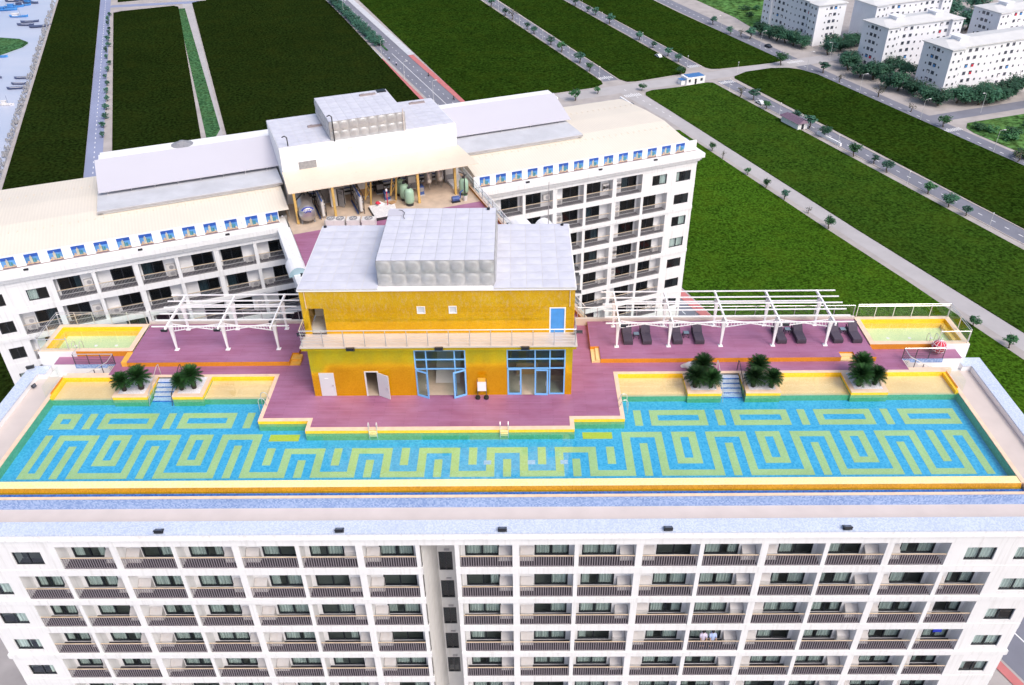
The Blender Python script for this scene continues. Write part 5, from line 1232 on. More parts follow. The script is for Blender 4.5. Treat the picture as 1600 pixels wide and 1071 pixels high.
# ------------------------------------------------------------------ sectional water tanks (embossed panels)
def panel_mesh(mat, depth, s=1.0, n=10):
    """1 m pressed panel with rounded boss, facing +z, in [-.5,.5]"""
    m = MB(); h = .489
    rings = [(.475, 0.0), (.42, depth * .45), (.30, depth * .78), (.13, depth)]
    vs = [(-h, -h, 0), (h, -h, 0), (h, h, 0), (-h, h, 0)]; N_ = 12
    for r, z in rings:
        for i in range(N_):
            a = 2 * math.pi * (i + .5) / N_; c, s_ = math.cos(a), math.sin(a); k = (max(abs(c), abs(s_)) ** -.6) if r > .3 else 1
            vs.append((r * c * min(k, 1.12), r * s_ * min(k, 1.12), z))
    fs = []
    for q in range(4):
        i0 = 4 + (q * 3 + 7) % 12; ids = [4 + ((q * 3 + 7 + j) % 12) for j in range(4)]
        fs.append((q, (q + 1) % 4, ids[3], ids[2], ids[1], ids[0]))
    for r in range(3):
        o = 4 + r * 12; fs += [(o + i, o + (i + 1) % 12, o + 12 + (i + 1) % 12, o + 12 + i) for i in range(12)]
    fs.append(tuple(4 + 36 + i for i in range(12)))
    m._add(vs, fs, 0); return m.mesh('panel', mat, True)
PT = panel_mesh('tank_panel', .02); PSd = panel_mesh('tank_steel', .10)
def sect_tank(loc, rz, nx, ny, nz, label, top=True, front=True, left=False, right=False, cut=None):
    e = empty('water_tank', loc, rz, label, 'water tank', 'sectional steel water tanks')
    m = MB(); m.box(.0, nx, 0, ny, 0, nz - .012); m.build('body', 'tank_steel', e)
    for i in range(nx):
        for j in range(ny):
            if top and not (cut and cut(i, j)): obj('panel', PT, e, (i + .5, j + .5, nz))
        for k in range(nz):
            if front: p_ = obj('panel', PSd, e, (i + .5, -.012, k + .5)); p_.rotation_euler = (math.pi / 2, 0, 0)
    for j in range(ny):
        for k in range(nz):
            if left: p_ = obj('panel', PSd, e, (-.012, j + .5, k + .5)); p_.rotation_euler = (math.pi / 2, 0, -math.pi / 2)
            if right: p_ = obj('panel', PSd, e, (nx + .012, j + .5, k + .5)); p_.rotation_euler = (math.pi / 2, 0, math.pi / 2)
    return e
def flat_tank(loc, wx, wy, nx, ny, h, label, rz=0, cut=None):
    e = empty('water_tank', loc, rz, label, 'water tank', 'sectional steel water tanks')
    m = MB(); m.box(0, wx, 0, wy, -h, -.014); m.build('body', 'ac_white', e)
    for i in range(nx):
        for j in range(ny):
            if cut and cut(i, j): continue
            obj('panel', PT, e, ((i + .5) * wx / nx, (j + .5) * wy / ny, 0), sc3=(wx / nx, wy / ny, 1))
    return e
flat_tank((-15.12, 48.95, 8.5), 5.5, 9.55, 5, 9, .1, 'low panelled tank cover on the left half of the pavilion roof')
flat_tank((-1.68, 48.95, 8.5), 5.6, 9.55, 5, 9, .1, 'low panelled tank cover on the right half of the pavilion roof')
sect_tank((-9.62, 49.4, 8.43), 0, 8, 8, 2, 'raised panelled water tank in the middle of the pavilion roof', True, True, True, True)
m = MB(); m.box(-9.62, -1.62, 57.42, 58.5, 8.42, 8.5); P(m, 'roof_strip', 'concrete', pav)
m = MB(); m.box(-.55, .55, -.5, .5, 0, .03); tag(m.build('tank_hatch', 'lavender_roof', None, (-9.1, 56.6, 10.46)), 'flat hatch cover at the back left corner of the raised tank', 'hatch')
m = MB(); m.path([(0, 0, 0), (.25, -.1, .02), (.5, -.5, .02), (.45, -1.1, .02), (.6, -1.5, .02)], .022, 5); tag(m.build('cable', 'machine_black', None, (-8.9, 57.0, 10.5)), 'thin black cable lying across the raised tank', 'cable')
def lightning(x, y, z, label):
    e = empty('lightning_rod', (x, y, z), 0, label, 'rod', 'small rods on the tank roofs'); m = MB(); m.lathe([(.13, 0), (.12, .12), (.04, .16)], 0, 0, 8); m.build('base', 'black_metal', e); m = MB(); m.tube((0, 0, .16), (0, 0, .9), .03, .015); m.build('rod', 'machine_grey', e)
lightning(-2.2, 57.0, 10.5, 'small rod at the back right corner of the raised tank'); lightning(3.4, 58.2, 8.5, 'small rod at the back right corner of the pavilion roof'); lightning(-14.9, 58.2, 8.5, 'small rod at the back left corner of the pavilion roof')

# ================================================================== BACK WING (local u, v frame)
wing = empty('hotel_wing', (OW[0], OW[1], 0), TH, 'white rear hotel wing with dark balconies, poster parapet and cream roof', 'hotel')
WT = [-1.15 - 2.92 * k for k in range(9)]; WB = [-3.45 - 2.92 * k for k in range(9)]
UL = [-7.4, -3.73, 0, 3.73, 7.46, 11.19, 14.92, 18.65]; UR = [36.42, 40.15, 43.88, 47.61, 51.34, 55.07, 58.8, 62.4]
U0, U1 = -9.95, 65.78
mw = MB(); mback = MB(); mfl = MB(); hs = []
for r in range(8):
    for a, b in ((-9.22, -7.9), (63.15, 65.1)):
        hs.append((a, b, WT[r] - 1.82, WT[r] - .55))
r1 = [(-5.95, -4.2, -2.95, -1.75), (59.98, 61.9, -2.93, -1.68)]
mw.wall(U0, UL[0], -26, -1.15, 0, .2, hs); mw.wall(UR[-1], U1, -26, -1.15, 0, .2, hs)
mw.wall(UL[0], UL[1] - .15, -4.06, -1.15, .004, .2, r1); mw.wall(UR[-2] + .15, UR[-1], -4.06, -1.15, .004, .2, r1)
for seg in (UL, UR):
    for i, x in enumerate(seg): wd = .5 if i % 2 else .34; mw.box(x - wd / 2, x + wd / 2, .003, DP + .1, -26, -1.14)
rnd = random.Random(4)
for r in range(8):
    nt_ = WT[r + 1]
    for a, b, seg, lim in ((U0, UL[-1] + .2, UL, 5), (UR[0] - .2, U1, UR, 8)):
        if r in (1, 3): mw.box(a, b, -.09, DP, nt_ + .2, WB[r] - .02); mw.box(a, b, -.022, DP, nt_, nt_ + .2)
        else: mw.box(a, b, -.022, DP, nt_, WB[r])
        mfl.quad((a + .05, .06, WB[r] + .008), (b - .05, .06, WB[r] + .008), (b - .05, DP, WB[r] + .008), (a + .05, DP, WB[r] + .008))
        if r >= lim: continue
        for i in range(len(seg) - 1):
            if r == 0 and ((seg is UL and i == 0) or (seg is UR and i == len(seg) - 2)): continue
            if seg is UR and (i == 0): continue
            right = (i % 2) if seg is UL else (1 - i % 2); ww = 2.0
            wx = seg[i] + .4 + ww / 2 if right else seg[i + 1] - .4 - ww / 2
            mback.wall(seg[i], seg[i + 1], WB[r] - .3, WT[r] + .3, DP, .14, [(wx - ww / 2, wx + ww / 2, WB[r] + .04, WB[r] + 2.2)])
            add_window(wing, wx, DP + .04, WB[r] + .04, ww, 2.16, 'black', .12, rnd)
            ax = seg[i + 1] - .75 if right else seg[i] + .75
            if rnd.random() < .75:
                a_ = obj('air_conditioner', ACU, wing, (ax, DP - .02, WB[r] + (.08 if rnd.random() < .7 else .95))); obj('fan', ACF, a_)
                if rnd.random() < .35: a_ = obj('air_conditioner', ACU, wing, (ax, DP - .02, WB[r] + .75)); obj('fan', ACF, a_)
            add_rail(wing, seg[i] + .17, seg[i + 1] - .17, WB[r], 'wing')
for h in r1 + hs: add_window(wing, (h[0] + h[1]) / 2, .1, h[2], round(h[1] - h[0], 2), round(h[3] - h[2], 2), 'house', .35, rnd)
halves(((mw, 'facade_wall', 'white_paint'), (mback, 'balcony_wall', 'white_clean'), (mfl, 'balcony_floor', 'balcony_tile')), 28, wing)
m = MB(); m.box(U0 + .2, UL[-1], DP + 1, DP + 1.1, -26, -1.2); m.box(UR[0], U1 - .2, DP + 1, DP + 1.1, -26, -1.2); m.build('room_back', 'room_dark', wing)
m = MB(); m.box(U0 + .01, UL[-1], DP + 1.11, 18.0, -26, .3); m.box(UR[0], U1 - .01, DP + 1.11, 18.4, -26, .3); m.box(U0, U1, .01, 18.2, -77, -26.06); m.box(UL[-1] + .01, UR[0] - .01, 5.3, 18.2, -26, 0)
m.box(U0, U0 + .2, .2, DP + 1.2, -26, .3); m.box(U1 - .2, U1, .2, DP + 1.2, -26, .3)
m.prism([(18.6, -19.2), (38.15, -27.0), (38.15, 5.2), (18.6, 5.2)], -77, -.02); m.build('wing_body', 'white_paint', wing)
for a, b in ((U0, UL[-1] - .9), (UR[0] + 1.9, U1)):
    m = MB(); ea = .6 if a == U0 else 0; eb = .6 if b == U1 else 0
    m.box(a - .02, b + .02, -.03, 1.2, -1.148, -.62); m.box(a - ea * .3, b + eb * .3, -.28, 1.2, -.618, -.4); m.box(a - ea * .5, b + eb * .5, -.42, 1.2, -.398, -.16); m.box(a - ea, b + eb, -.6, 1.2, -.158, .36)
    if b == U1: m.box(U1 - 1.2, U1 + .6, 1.2, 18.5, -.158, .37); m.box(U1 - .2, U1 + .5, 1.2, 18.4, -1.0, -.16)
    else: m.box(U0 - .6, U0 + .6, 1.2, 18.2, -.158, .37)
    m.build('cornice', 'white_paint', wing)
for a, b in ((U0, UL[-1] - .9), (UR[0] + 1.9, U1)): MB().box(a, b, .53, .72, .36, 1.62).build('banner_parapet', 'white_clean', wing)
MB().box(U1 - .9, U1 - .7, .72, 18, .371, 1.5).build('end_parapet', 'white_clean', wing)
for a, b in ((U0, UL[-1] - .9), (UR[0] + 1.9, U1)): MB().box(a, b, .5, .53, .37, .45).build('parapet_foot', 'stain', wing)
# cream corrugated roofs: front slope up, then flat to the back
def croof(a, b, nm):
    m = MB(); zs = [(.72, 1.5), (6.5, 2.1), (11.0, 1.95), (17.6, 1.35)]
    for (v0, z0), (v1, z1) in zip(zs[:-1], zs[1:]): m.quad((a, v0, z0), (b, v0, z0), (b, v1, z1), (a, v1, z1))
    m.quad((a, 17.6, 1.35), (b, 17.6, 1.35), (b, 17.6, .3), (a, 17.6, .3)); m.quad((a, .72, .4), (a, .72, 1.5), (a, 6.5, 2.1), (a, 6.5, .4)); m.quad((a, 6.5, .4), (a, 6.5, 2.1), (a, 17.6, 1.35), (a, 17.6, .4))
    m.quad((b, .72, 1.5), (b, .72, .4), (b, 6.5, .4), (b, 6.5, 2.1)); m.quad((b, 6.5, 2.1), (b, 6.5, .4), (b, 17.6, .4), (b, 17.6, 1.35))
    o = m.build('roof', 'corrugated_cream', wing)
    k = MB()
    for v_, z_ in ((5.0, 1.95), (14.0, 1.70)):
        n = int((b - a) / .75)
        for i in range(n): k.box(a + (i + .5) * (b - a) / n - .05, a + (i + .5) * (b - a) / n + .05, v_ - .22, v_ + .22, z_ - .05, z_ + .012)
    k.build('roof_fastener', 'canopy_roof', o)
croof(U0 + .7, UL[-1] + .2, 'l'); croof(UR[0] + 2.2, U1 - .95, 'r')
# rooftop rooms with grey slabs and lavender sheet roofs
for a, b, s in ((1.3, 19.1, 0), (38.6, 53.4, 1)):
    m = MB(); m.box(a + .4, b - .4, 5.6, 17.6, .5, 2.3); m.box(a + .3, b - .3, 13.6, 17.7, 2.5, 3.6); m.build('roof_room', 'white_clean', wing)
    m = MB(); m.box(a, b, 5.35, 10.5, 2.32, 2.5); m.build('roof_slab', 'concrete', wing)
    m = MB(); m.box(a - .02, b + .02, 5.3, 5.35, 2.26, 2.44); m.build('gutter', 'rail_grey', wing)
    za, va, zb, vb = (2.95, 8.9, 4.55, 13.7) if not s else (2.85, 9.6, 4.45, 14.6)
    m = MB(); m._add([(a + .2, va, za), (b + .4, va, za), (b + .4, vb, zb), (a + .2, vb, zb), (a + .2, va, za - .1), (b + .4, va, za - .1), (b + .4, vb, zb - .1), (a + .2, vb, zb - .1)], [(0, 1, 2, 3), (7, 6, 5, 4), (0, 4, 5, 1), (1, 5, 6, 2), (2, 6, 7, 3), (3, 7, 4, 0)], 0); m.build('sheet_roof', 'lavender_roof', wing)
    m = MB()
    for k in range(8): x = a + 1 + (b - a - 2) * k / 7; m.tube((x, va + .3, 2.5), (x, va + .3, za), .06)
    m.build('roof_strut', 'rail_grey', wing)
    m = MB(); m.box(a + .5, b + 1.0, vb, 17.75, 3.6, 3.8); m.build('rear_slab', 'white_clean', wing)
m = MB(); m.lathe([(.0, .42), (.3, .38), (.7, .16), (1.0, .04), (1.2, 0)], 0, 0, 12); o = tag(m.build('debris_heap', 'machine_grey', None, (*uv(10.2, 16.8), 3.81)), 'heap of grey rubble on the roof behind the left lavender sheet', 'heap')
# posters
def poster_mesh():
    m = MB(); w2, h = .58, 1.12
    m.box(-w2, w2, -.012, 0, 0, h, 0)
    y = -.014
    def q(x0, x1, z0, z1, mt, dy=0): m.quad((x0, y - dy, z0), (x1, y - dy, z0), (x1, y - dy, z1), (x0, y - dy, z1), mt)
    q(-w2, w2, h * .72, h, 1); q(-.2, .02, .2, .82, 2, .001); q(-.12, -.03, .82, .95, 2, .001); q(.02, .12, .2, .68, 3, .001); q(.16, .34, .18, .6, 3, .001); q(-.42, -.24, .2, .42, 4, .001); q(.34, .5, .18, .36, 2, .001)
    q(-w2, w2, .09, .22, 4, .002); q(-w2, w2, 0, .09, 5, .002)
    return m.mesh('print', ['poster_sky', 'poster_deep', 'poster_tower', 'poster_teal', 'poster_street', 'poster_dark'])
PM = poster_mesh()
m = MB(); m.lathe([(.1, -.5), (.1, -.49)], 0, 0, 8); 
m = MB(); m.box(-.1, .1, -.006, 0, .5, .56); m.box(-.05, .05, -.006, 0, .58, .66); LOGO = m.mesh('banner_logo', 'banner_logo')
for i in range(14):
    u = 17.1 - 1.97 * (13 - i) + 0
    if u < U0 + .7: continue
    e = tag(obj('poster', PM, None, (*uv(u, .525), .43), TH), '%s blue sky tower poster from the left on the left wing parapet' % ORD[i], 'poster', 'posters on the left wing parapet')
    obj('banner_logo', LOGO, wing, (u + .98, .525, .43))
for i in range(14):
    u = 39.55 + 1.85 * i
    tag(obj('poster', PM, None, (*uv(u, .525), .43), TH), '%s blue sky tower poster from the left on the right wing parapet' % ORD[i], 'poster', 'posters on the right wing parapet')
    obj('banner_logo', LOGO, wing, (u + .92, .525, .43))
for i, u in enumerate((-5.2, 4.6, 12.6, 44.2, 53.0, 60.0)):
    e = flood(*uv(u, -.3), .36, TH, '%s small lamp from the left on the ledge below the posters' % ORD[i], 'ledge lamps of the wing', .8, -.3)
for i, (u, v) in enumerate(((66.2, 3.5), (66.2, 9.0), (66.2, 12.0), (66.2, 17.2))): flood(*uv(u, v), .38, TH + 1.57, '%s black floodlight from the front on the right end ledge of the cream roof' % ORD[i], 'end ledge floodlights', 1.3, 0)
# ---- centre block, canopy, court
m = MB(); m.box(19.3, 38.1, 5.2, 14.3, 0, 6.0); m.build('plant_room', 'white_clean', wing)
m = MB(); m.poly([(18.6, -19.25, .004), (38.15, -27.03, .004), (38.15, -1.9, .004), (18.6, -1.9, .004)]); m.build('court_deck', 'deck_plank', wing)
m = MB(); m.quad((18.6, -1.9, .004), (38.15, -1.9, .004), (38.15, 5.2, .004), (18.6, 5.2, .004)); m.build('court_floor', 'court_tile', wing)
m = MB(); m.box(21.0, 22.8, 5.14, 5.2, 3.45, 4.4); m.build('vent_window', 'machine_grey', wing)
m = MB(); m._add([(19.0, .1, 3.42), (38.7, -.1, 3.42), (38.2, 5.19, 3.62), (19.2, 5.19, 3.62), (19.0, .1, 3.34), (38.7, -.1, 3.34), (38.2, 5.19, 3.54), (19.2, 5.19, 3.54)], [(0, 1, 2, 3), (7, 6, 5, 4), (0, 4, 5, 1), (1, 5, 6, 2), (3, 7, 4, 0)], 0); m.build('canopy', 'canopy_roof', wing)
for u, v in ((19.5, .25), (23.3, .2), (32.1, .2), (36.3, .75)): m = MB(); m.box(u - .12, u + .12, v - .12, v + .12, .01, 3.36); m.build('canopy_post', 'yellow_post', wing)
for u in (27.3, 30.0):
    m = MB(); m.bar((u, 1.8, 0), (u + .15, 1.2, 3.3), .16, .16); m.bar((u - .5, 1.9, .6), (u - .25, 1.3, 3.3), .14, .14); m.bar((u - .45, 1.9, .8), (u + .1, 1.5, 1.9), .07, .07); m.bar((u - .3, 1.7, 2.4), (u + .05, 1.6, 1.6), .07, .07); m.build('canopy_post', 'yellow_post', wing)
m = MB(); m.bar((33.0 - 6.7, 5.15, 4.35), (33.0 - 6.7, 5.15, 5.2), .03, .03); m.bar((26.65, 5.15, 3.7), (26.65, 5.15, 5.2), .03, .03); m.bar((26.3, 5.15, 5.2), (26.65, 5.15, 5.2), .03, .03); m.build('roof_ladder', 'canopy_roof', wing)
m = MB(); m.box(17.3, 18.5, -12.2, -.7, -1.2, .28); m.box(17.5, 18.4, -.7, 2.5, -1.1, .3); m.build('court_coping', 'white_paint', wing)
m = MB(); m.box(38.15, 38.5, -27, 5.0, -1.0, .32); m.build('court_kerb', 'orange_tile', wing)
m = MB(); m.box(38.1, 38.55, -27, 5.0, .32, .36); m.build('court_kerb_top', 'peach_stone', wing)
e = empty('court_railing', (*uv(38.3, 0), 0), TH, 'pale barred railing along the right side of the equipment court', 'railing')
m = MB()
for k in range(154): v = -26.8 + k * .2; m.bar((0, v, .4), (0, v, 1.42), .02, .02)
m.build('bars', 'polycarbonate', e)
for z in (.44, 1.0, 1.45): m = MB(); m.bar((0, -26.8, z), (0, 4.0, z), .05, .05); m.build('rail', 'white_clean', e)
for k in range(11): m = MB(); m.bar((0, -26.8 + 3.08 * k, .36), (0, -26.8 + 3.08 * k, 1.5), .07, .07); m.build('post', 'rail_grey', e)
# tanks on the centre block
flat_tank((*uv(19.35, 5.5), 6.07), 5.3, 8.7, 5, 8, .07, 'low panelled tank cover on the left of the rear plant room', TH)
flat_tank((*uv(32.6, 5.5), 6.07), 5.4, 8.7, 5, 8, .07, 'low panelled tank cover on the right of the rear plant room', TH)
sect_tank((*uv(24.68, 5.55), 6.0), TH, 8, 8, 2, 'raised panelled water tank on top of the rear plant room', True, True, True, False)
for u, v, z, lb in ((25.0, 5.3, 6.0, 'bent black pipe in front of the rear raised tank'), (20.3, 5.7, 6.07, 'short black pipe on the left of the rear plant room')):
    m = MB(); h = 2.6 if z < 6.05 else .9; m.path([(0, 0, 0), (0, 0, h), (-.2, .1, h + .15), (-.45, .2, h)], .06); tag(m.build('pipe', 'machine_black', None, (*uv(u, v), z), TH), lb, 'pipe')
m = MB(); m.path([(0, 0, 0), (0, 0, 2.4)], .05); tag(m.build('pipe', 'stone_beige', None, (*uv(32.4, 5.3), 6.0), TH), 'upright pale pipe at the right front of the rear raised tank', 'pipe')
for i, (u, v, z) in enumerate(((30.3, 12.2, 8.02), (24.0, 10.2, 6.09), (36.0, 13.0, 6.09))): m = MB(); m.box(-.9, .9, -.18, .18, 0, .14); m.box(-.6, -.3, .18, .4, 0, .1); tag(m.build('roof_stain', 'stain', None, (*uv(u, v), z), TH), '%s brown rail lying on the rear tank tops' % ORD[i], 'rail')
m = MB(); m.box(-.5, .5, -.4, .4, 0, .1); tag(m.build('tank_hatch', 'black_metal', None, (*uv(32.0, 12.9), 8.03), TH), 'open black hatch at the back of the rear raised tank', 'hatch')
# ---- equipment in the court
def at(u, v, z=.005): return (*uv(u, v), z)
e = empty('steel_cylinder_tank', at(20.5, 1.5), TH, 'lying stainless steel tank with a blue name arc', 'tank')
m = MB(); N_ = 20; prof = [(-2.2, .05), (-2.15, .6), (-1.95, .86), (1.95, .86), (2.15, .6), (2.2, .05)]
vs = []
for y, r in prof:
    for i in range(N_): a = 2 * math.pi * i / N_; vs.append((r * math.cos(a), y, 1.25 + r * math.sin(a)))
m._add(vs, [(k * N_ + (i + 1) % N_, k * N_ + i, (k + 1) * N_ + i, (k + 1) * N_ + (i + 1) % N_) for k in range(5) for i in range(N_)] + [tuple(range(N_)), tuple(range(5 * N_, 6 * N_))[::-1]], 0); m.build('shell', 'steel_tank', e, smooth=True)
for y in (-1.4, 1.4): m = MB(); m.box(-.7, -.55, y - .06, y + .06, 0, .8); m.box(.55, .7, y - .06, y + .06, 0, .8); m.box(-.7, .7, y - .06, y + .06, .3, .38); m.build('stand', 'machine_grey', e)
m = MB(); m.path([(-.9, -1.6, .6), (-.9, -1.0, 2.4), (.2, .6, 2.5), (.2, .6, 2.1)], .06); m.build('pipe', 'machine_black', e)
m = MB(); n_ = 12; a0, a1 = rad(38), rad(142); vs = []
def face_pt(r, a): 
    return (r * math.cos(a), -2.21 + (.14 if r > .62 else .0) + .36 * max(0, r - .58), 1.25 + r * math.sin(a))
for i in range(n_ + 1):
    a = a0 + (a1 - a0) * i / n_
    for r in (.30, .79): p = face_pt(r, a); vs.append((p[0], p[1] - .05 - (.0 if r < .5 else .0), p[2]))
m._add(vs, [(2 * i, 2 * i + 1, 2 * i + 3, 2 * i + 2) for i in range(n_)], 0); m.build('name_arc', 'sign_blue', e)
def text_mesh(s, size):
    cu = bpy.data.curves.new('txt', 'FONT'); cu.body = s; cu.size = size; cu.align_x = 'CENTER'; cu.extrude = .004; cu.resolution_u = 2
    o = bpy.data.objects.new('txt', cu); col.objects.link(o); dg = bpy.context.evaluated_depsgraph_get()
    me = bpy.data.meshes.new_from_object(o.evaluated_get(dg)); bpy.data.objects.remove(o); return me
for ch, an in (('T', 128), ('Â', 111), ('N', 94), ('Á', 60)):
    me = text_mesh(ch, .36); me.materials.clear(); me.materials.append(MATS['white_clean'])
    a = rad(an); o = obj('lettering', me, e, (.42 * math.cos(a), -2.29, 1.25 + .42 * math.sin(a))); o.rotation_euler = (math.pi / 2, -(a - math.pi / 2), 0)
def filter_rack(u, v, label):
    e = empty('filter_rack', at(u, v), TH, label, 'filter rack', 'pipe racks in the court')
    m = MB()
    for y in (-1.6, 1.6):
        for x in (-.3, .3): m.bar((x, y, 0), (x, y, 2.1), .07, .07)
    for z in (.3, 1.2, 2.1): m.bar((-.3, -1.6, z), (-.3, 1.6, z), .06, .06); m.bar((.3, -1.6, z), (.3, 1.6, z), .06, .06)
    m.build('frame', 'machine_black', e)
    for k in range(6): m = MB(); m.tube((.05, -1.35 + .54 * k, .25), (.05, -1.35 + .54 * k, 1.9), .17, n=10); m.build('filter_tube', 'ac_white' if k % 2 == 0 else 'machine_grey', e)
    for k in range(6): m = MB(); m.tube((.24, -1.35 + .54 * k, 1.2), (.34, -1.35 + .54 * k, 1.2), .13, n=10); m.build('dial', 'white_clean', e)
    m = MB(); m.path([(.0, -1.6, 2.0), (.0, 1.6, 2.0)], .09); m.path([(-.35, -1.6, .2), (-.35, 1.6, .2)], .08); m.build('pipe', 'machine_blue', e)
filter_rack(22.1, 1.9, 'black pipe rack just right of the lying steel tank'); filter_rack(25.9, 1.5, 'black pipe rack right of the grey switch cabinet')
e = empty('switch_cabinet', at(24.1, 2.9), TH, 'grey switch cabinet with one door standing open', 'cabinet')
m = MB(); m.box(-.75, .75, -.3, .3, .08, 2.0); m.build('body', 'ac_white', e); m = MB(); m.box(0, .72, -.02, .02, .08, 2.0); d_o = m.build('door', 'machine_grey', e, (.05, -.32, 0), -.9)
for k in range(3):
    for j in range(2): MB().box(.15 + .17 * k, .25 + .17 * k, -.03, -.02, 1.5 + .18 * j, 1.6 + .18 * j).build('switch', 'machine_black', d_o)
MB().box(-.1, .72, -.31, -.3, .1, 1.98).build('interior', 'machine_black', e)
def green_vessel(u, v, label):
    e = empty('green_tank', at(u, v), TH, label, 'tank', 'green pressure vessels')
    m = MB(); m.lathe([(.0, 1.88), (.2, 1.86), (.42, 1.7), (.5, 1.5), (.5, .5), (.42, .3), (.2, .2)], 0, 0, 18); m.build('shell', 'green_tank', e, smooth=True)
    m = MB(); m.lathe([(.36, .3), (.4, .28), (.4, 0)], 0, 0, 12); m.build('foot', 'machine_black', e)
    m = MB(); m.lathe([(.1, 2.1), (.16, 2.05), (.16, 1.88)], 0, 0, 8); m.path([(0, 0, 2.05), (.3, 0, 2.2), (.4, .3, 2.1)], .06); m.build('valve', 'machine_black', e)
green_vessel(31.05, .1, 'nearest of three pale green tanks in a row'); green_vessel(30.9, 1.5, 'middle of three pale green tanks in a row'); green_vessel(30.8, 2.9, 'rearmost of three pale green tanks in a row'); green_vessel(37.1, .35, 'pale green tank standing alone beside the court railing')
def steel_vessel(u, v, label):
    e = empty('steel_vessel', at(u, v), TH, label, 'tank', 'upright steel vessels')
    m = MB(); m.lathe([(.0, 2.75), (.3, 2.68), (.45, 2.5), (.45, .8), (.3, .58), (.05, .5)], 0, 0, 18); m.build('shell', 'steel_tank', e, smooth=True)
    for k in range(3): a = k * 2.1 - 1.57; m = MB(); m.tube((.38 * math.cos(a), .38 * math.sin(a), .9), (.44 * math.cos(a), .44 * math.sin(a), 0), .035); m.build('leg', 'steel_tank', e)
    m = MB(); m.tube((0, -.44, 1.0), (0, -.52, 1.0), .2, n=12); m.build('manhole', 'steel_rail', e); m = MB(); m.box(-.1, .1, -.47, -.44, 1.85, 2.0); m.build('gauge', 'machine_black', e)
steel_vessel(34.1, 3.4, 'left upright stainless steel vessel at the back of the court'); steel_vessel(35.4, 3.5, 'right upright stainless steel vessel at the back of the court')
e = empty('control_box', at(36.7, 4.3), TH, 'grey control box against the rear court wall', 'control box'); m = MB(); m.box(-.5, .5, -.25, .25, 0, 1.9); m.build('body', 'machine_grey', e); m = MB(); m.box(-.4, .4, -.27, -.25, .9, 1.7); m.build('panel', 'ac_white', e)
e = empty('slatted_pallet', at(28.3, -.7), TH, 'white slatted platform beside the green tanks', 'platform')
for k in range(11): m = MB(); m.box(-1.45, 1.25 - .04 * k, 1.4 - .28 * k - .07, 1.4 - .28 * k + .07, .3, .36); m.build('slat', 'white_clean', e)
MB().box(-1.5, 1.1, -1.55, 1.55, .02, .2).build('under_slat_shade', 'machine_black', e)  # black box added as the shade beneath the slats
m = MB(); m.box(-1.3, -1.2, -1.5, 1.5, 0, .3); m.box(.7, .8, -1.5, 1.5, 0, .3); m.build('bearer', 'machine_black', e)
lumpy('bag_heap', 'white_cloth', .5, .26, .32, at(28.0, .75, .36), 'heap of white and red bags on the slatted platform', 'bags', .25); lumpy('bag', 'red_fabric', .28, .2, .24, at(27.8, .55, .56), 'red bag on top of the white bags', 'bag', .2)
m = MB(); m.box(-.35, .35, -.25, .25, 0, .08); o = tag(m.build('cardboard', 'cardboard', None, at(29.3, .5, .4), TH + .5), 'brown cardboard sheet on the slatted platform', 'cardboard')
e = empty('marker_pole', at(28.75, .3), TH, 'red pole with a white top standing in the court', 'pole'); m = MB(); m.tube((0, 0, 0), (0, 0, 1.9), .05); m.build('shaft', 'red_fabric', e); m = MB(); m.lathe([(.02, 2.15), (.11, 2.1), (.11, 1.9)], 0, 0, 8); m.build('cap', 'white_clean', e)
e = empty('blue_pump', at(35.7, -1.1), TH, 'blue pump motor on the court floor', 'pump'); m = MB(); m.tube((-.4, 0, .4), (.35, 0, .4), .28, n=12); m.build('motor', 'machine_blue', e); m = MB(); m.box(-.45, .45, -.22, .22, 0, .12); m.build('foot', 'machine_black', e); m = MB(); m.path([(.35, 0, .4), (.5, 0, .4), (.5, 0, 1.0), (.9, .3, 1.05)], .07); m.build('pipe', 'machine_blue', e)
e = empty('bucket', at(36.75, -1.1), TH, 'white bucket with a green top beside the blue pump', 'bucket'); m = MB(); m.lathe([(.2, 0), (.27, .62), (.24, .62)], 0, 0, 12); m.build('pail', 'ac_white', e); m = MB(); m.lathe([(.0, .68), (.24, .64), (.26, .6)], 0, 0, 12); m.build('lid', 'leaf_green', e)
e = empty('stand_pipe', at(37.0, -.3), TH, 'thin black stand pipe beside the lone green tank', 'pipe'); MB().path([(0, 0, 0), (0, 0, 2.6), (-.5, .3, 2.8)], .06).build('tube', 'machine_black', e)
e = empty('pipe_run', at(28.5, 4.9), TH, 'bundle of dark pipes along the rear wall of the court', 'pipes')
for z, mt, r_p in ((.5, 'machine_black', .10), (.9, 'machine_blue', .07), (1.5, 'machine_grey', .09), (2.1, 'machine_black', .07), (2.6, 'machine_grey', .06)): MB().path([(-8.6, 0, z), (8.8, 0, z)], r_p).build('pipe', mt, e)
for k in range(7): MB().path([(-7.6 + 2.5 * k, -.15, .05), (-7.6 + 2.5 * k, -.15, 2.9)], .07).build('riser_pipe', ('machine_black', 'machine_blue', 'machine_grey')[k % 3], e)
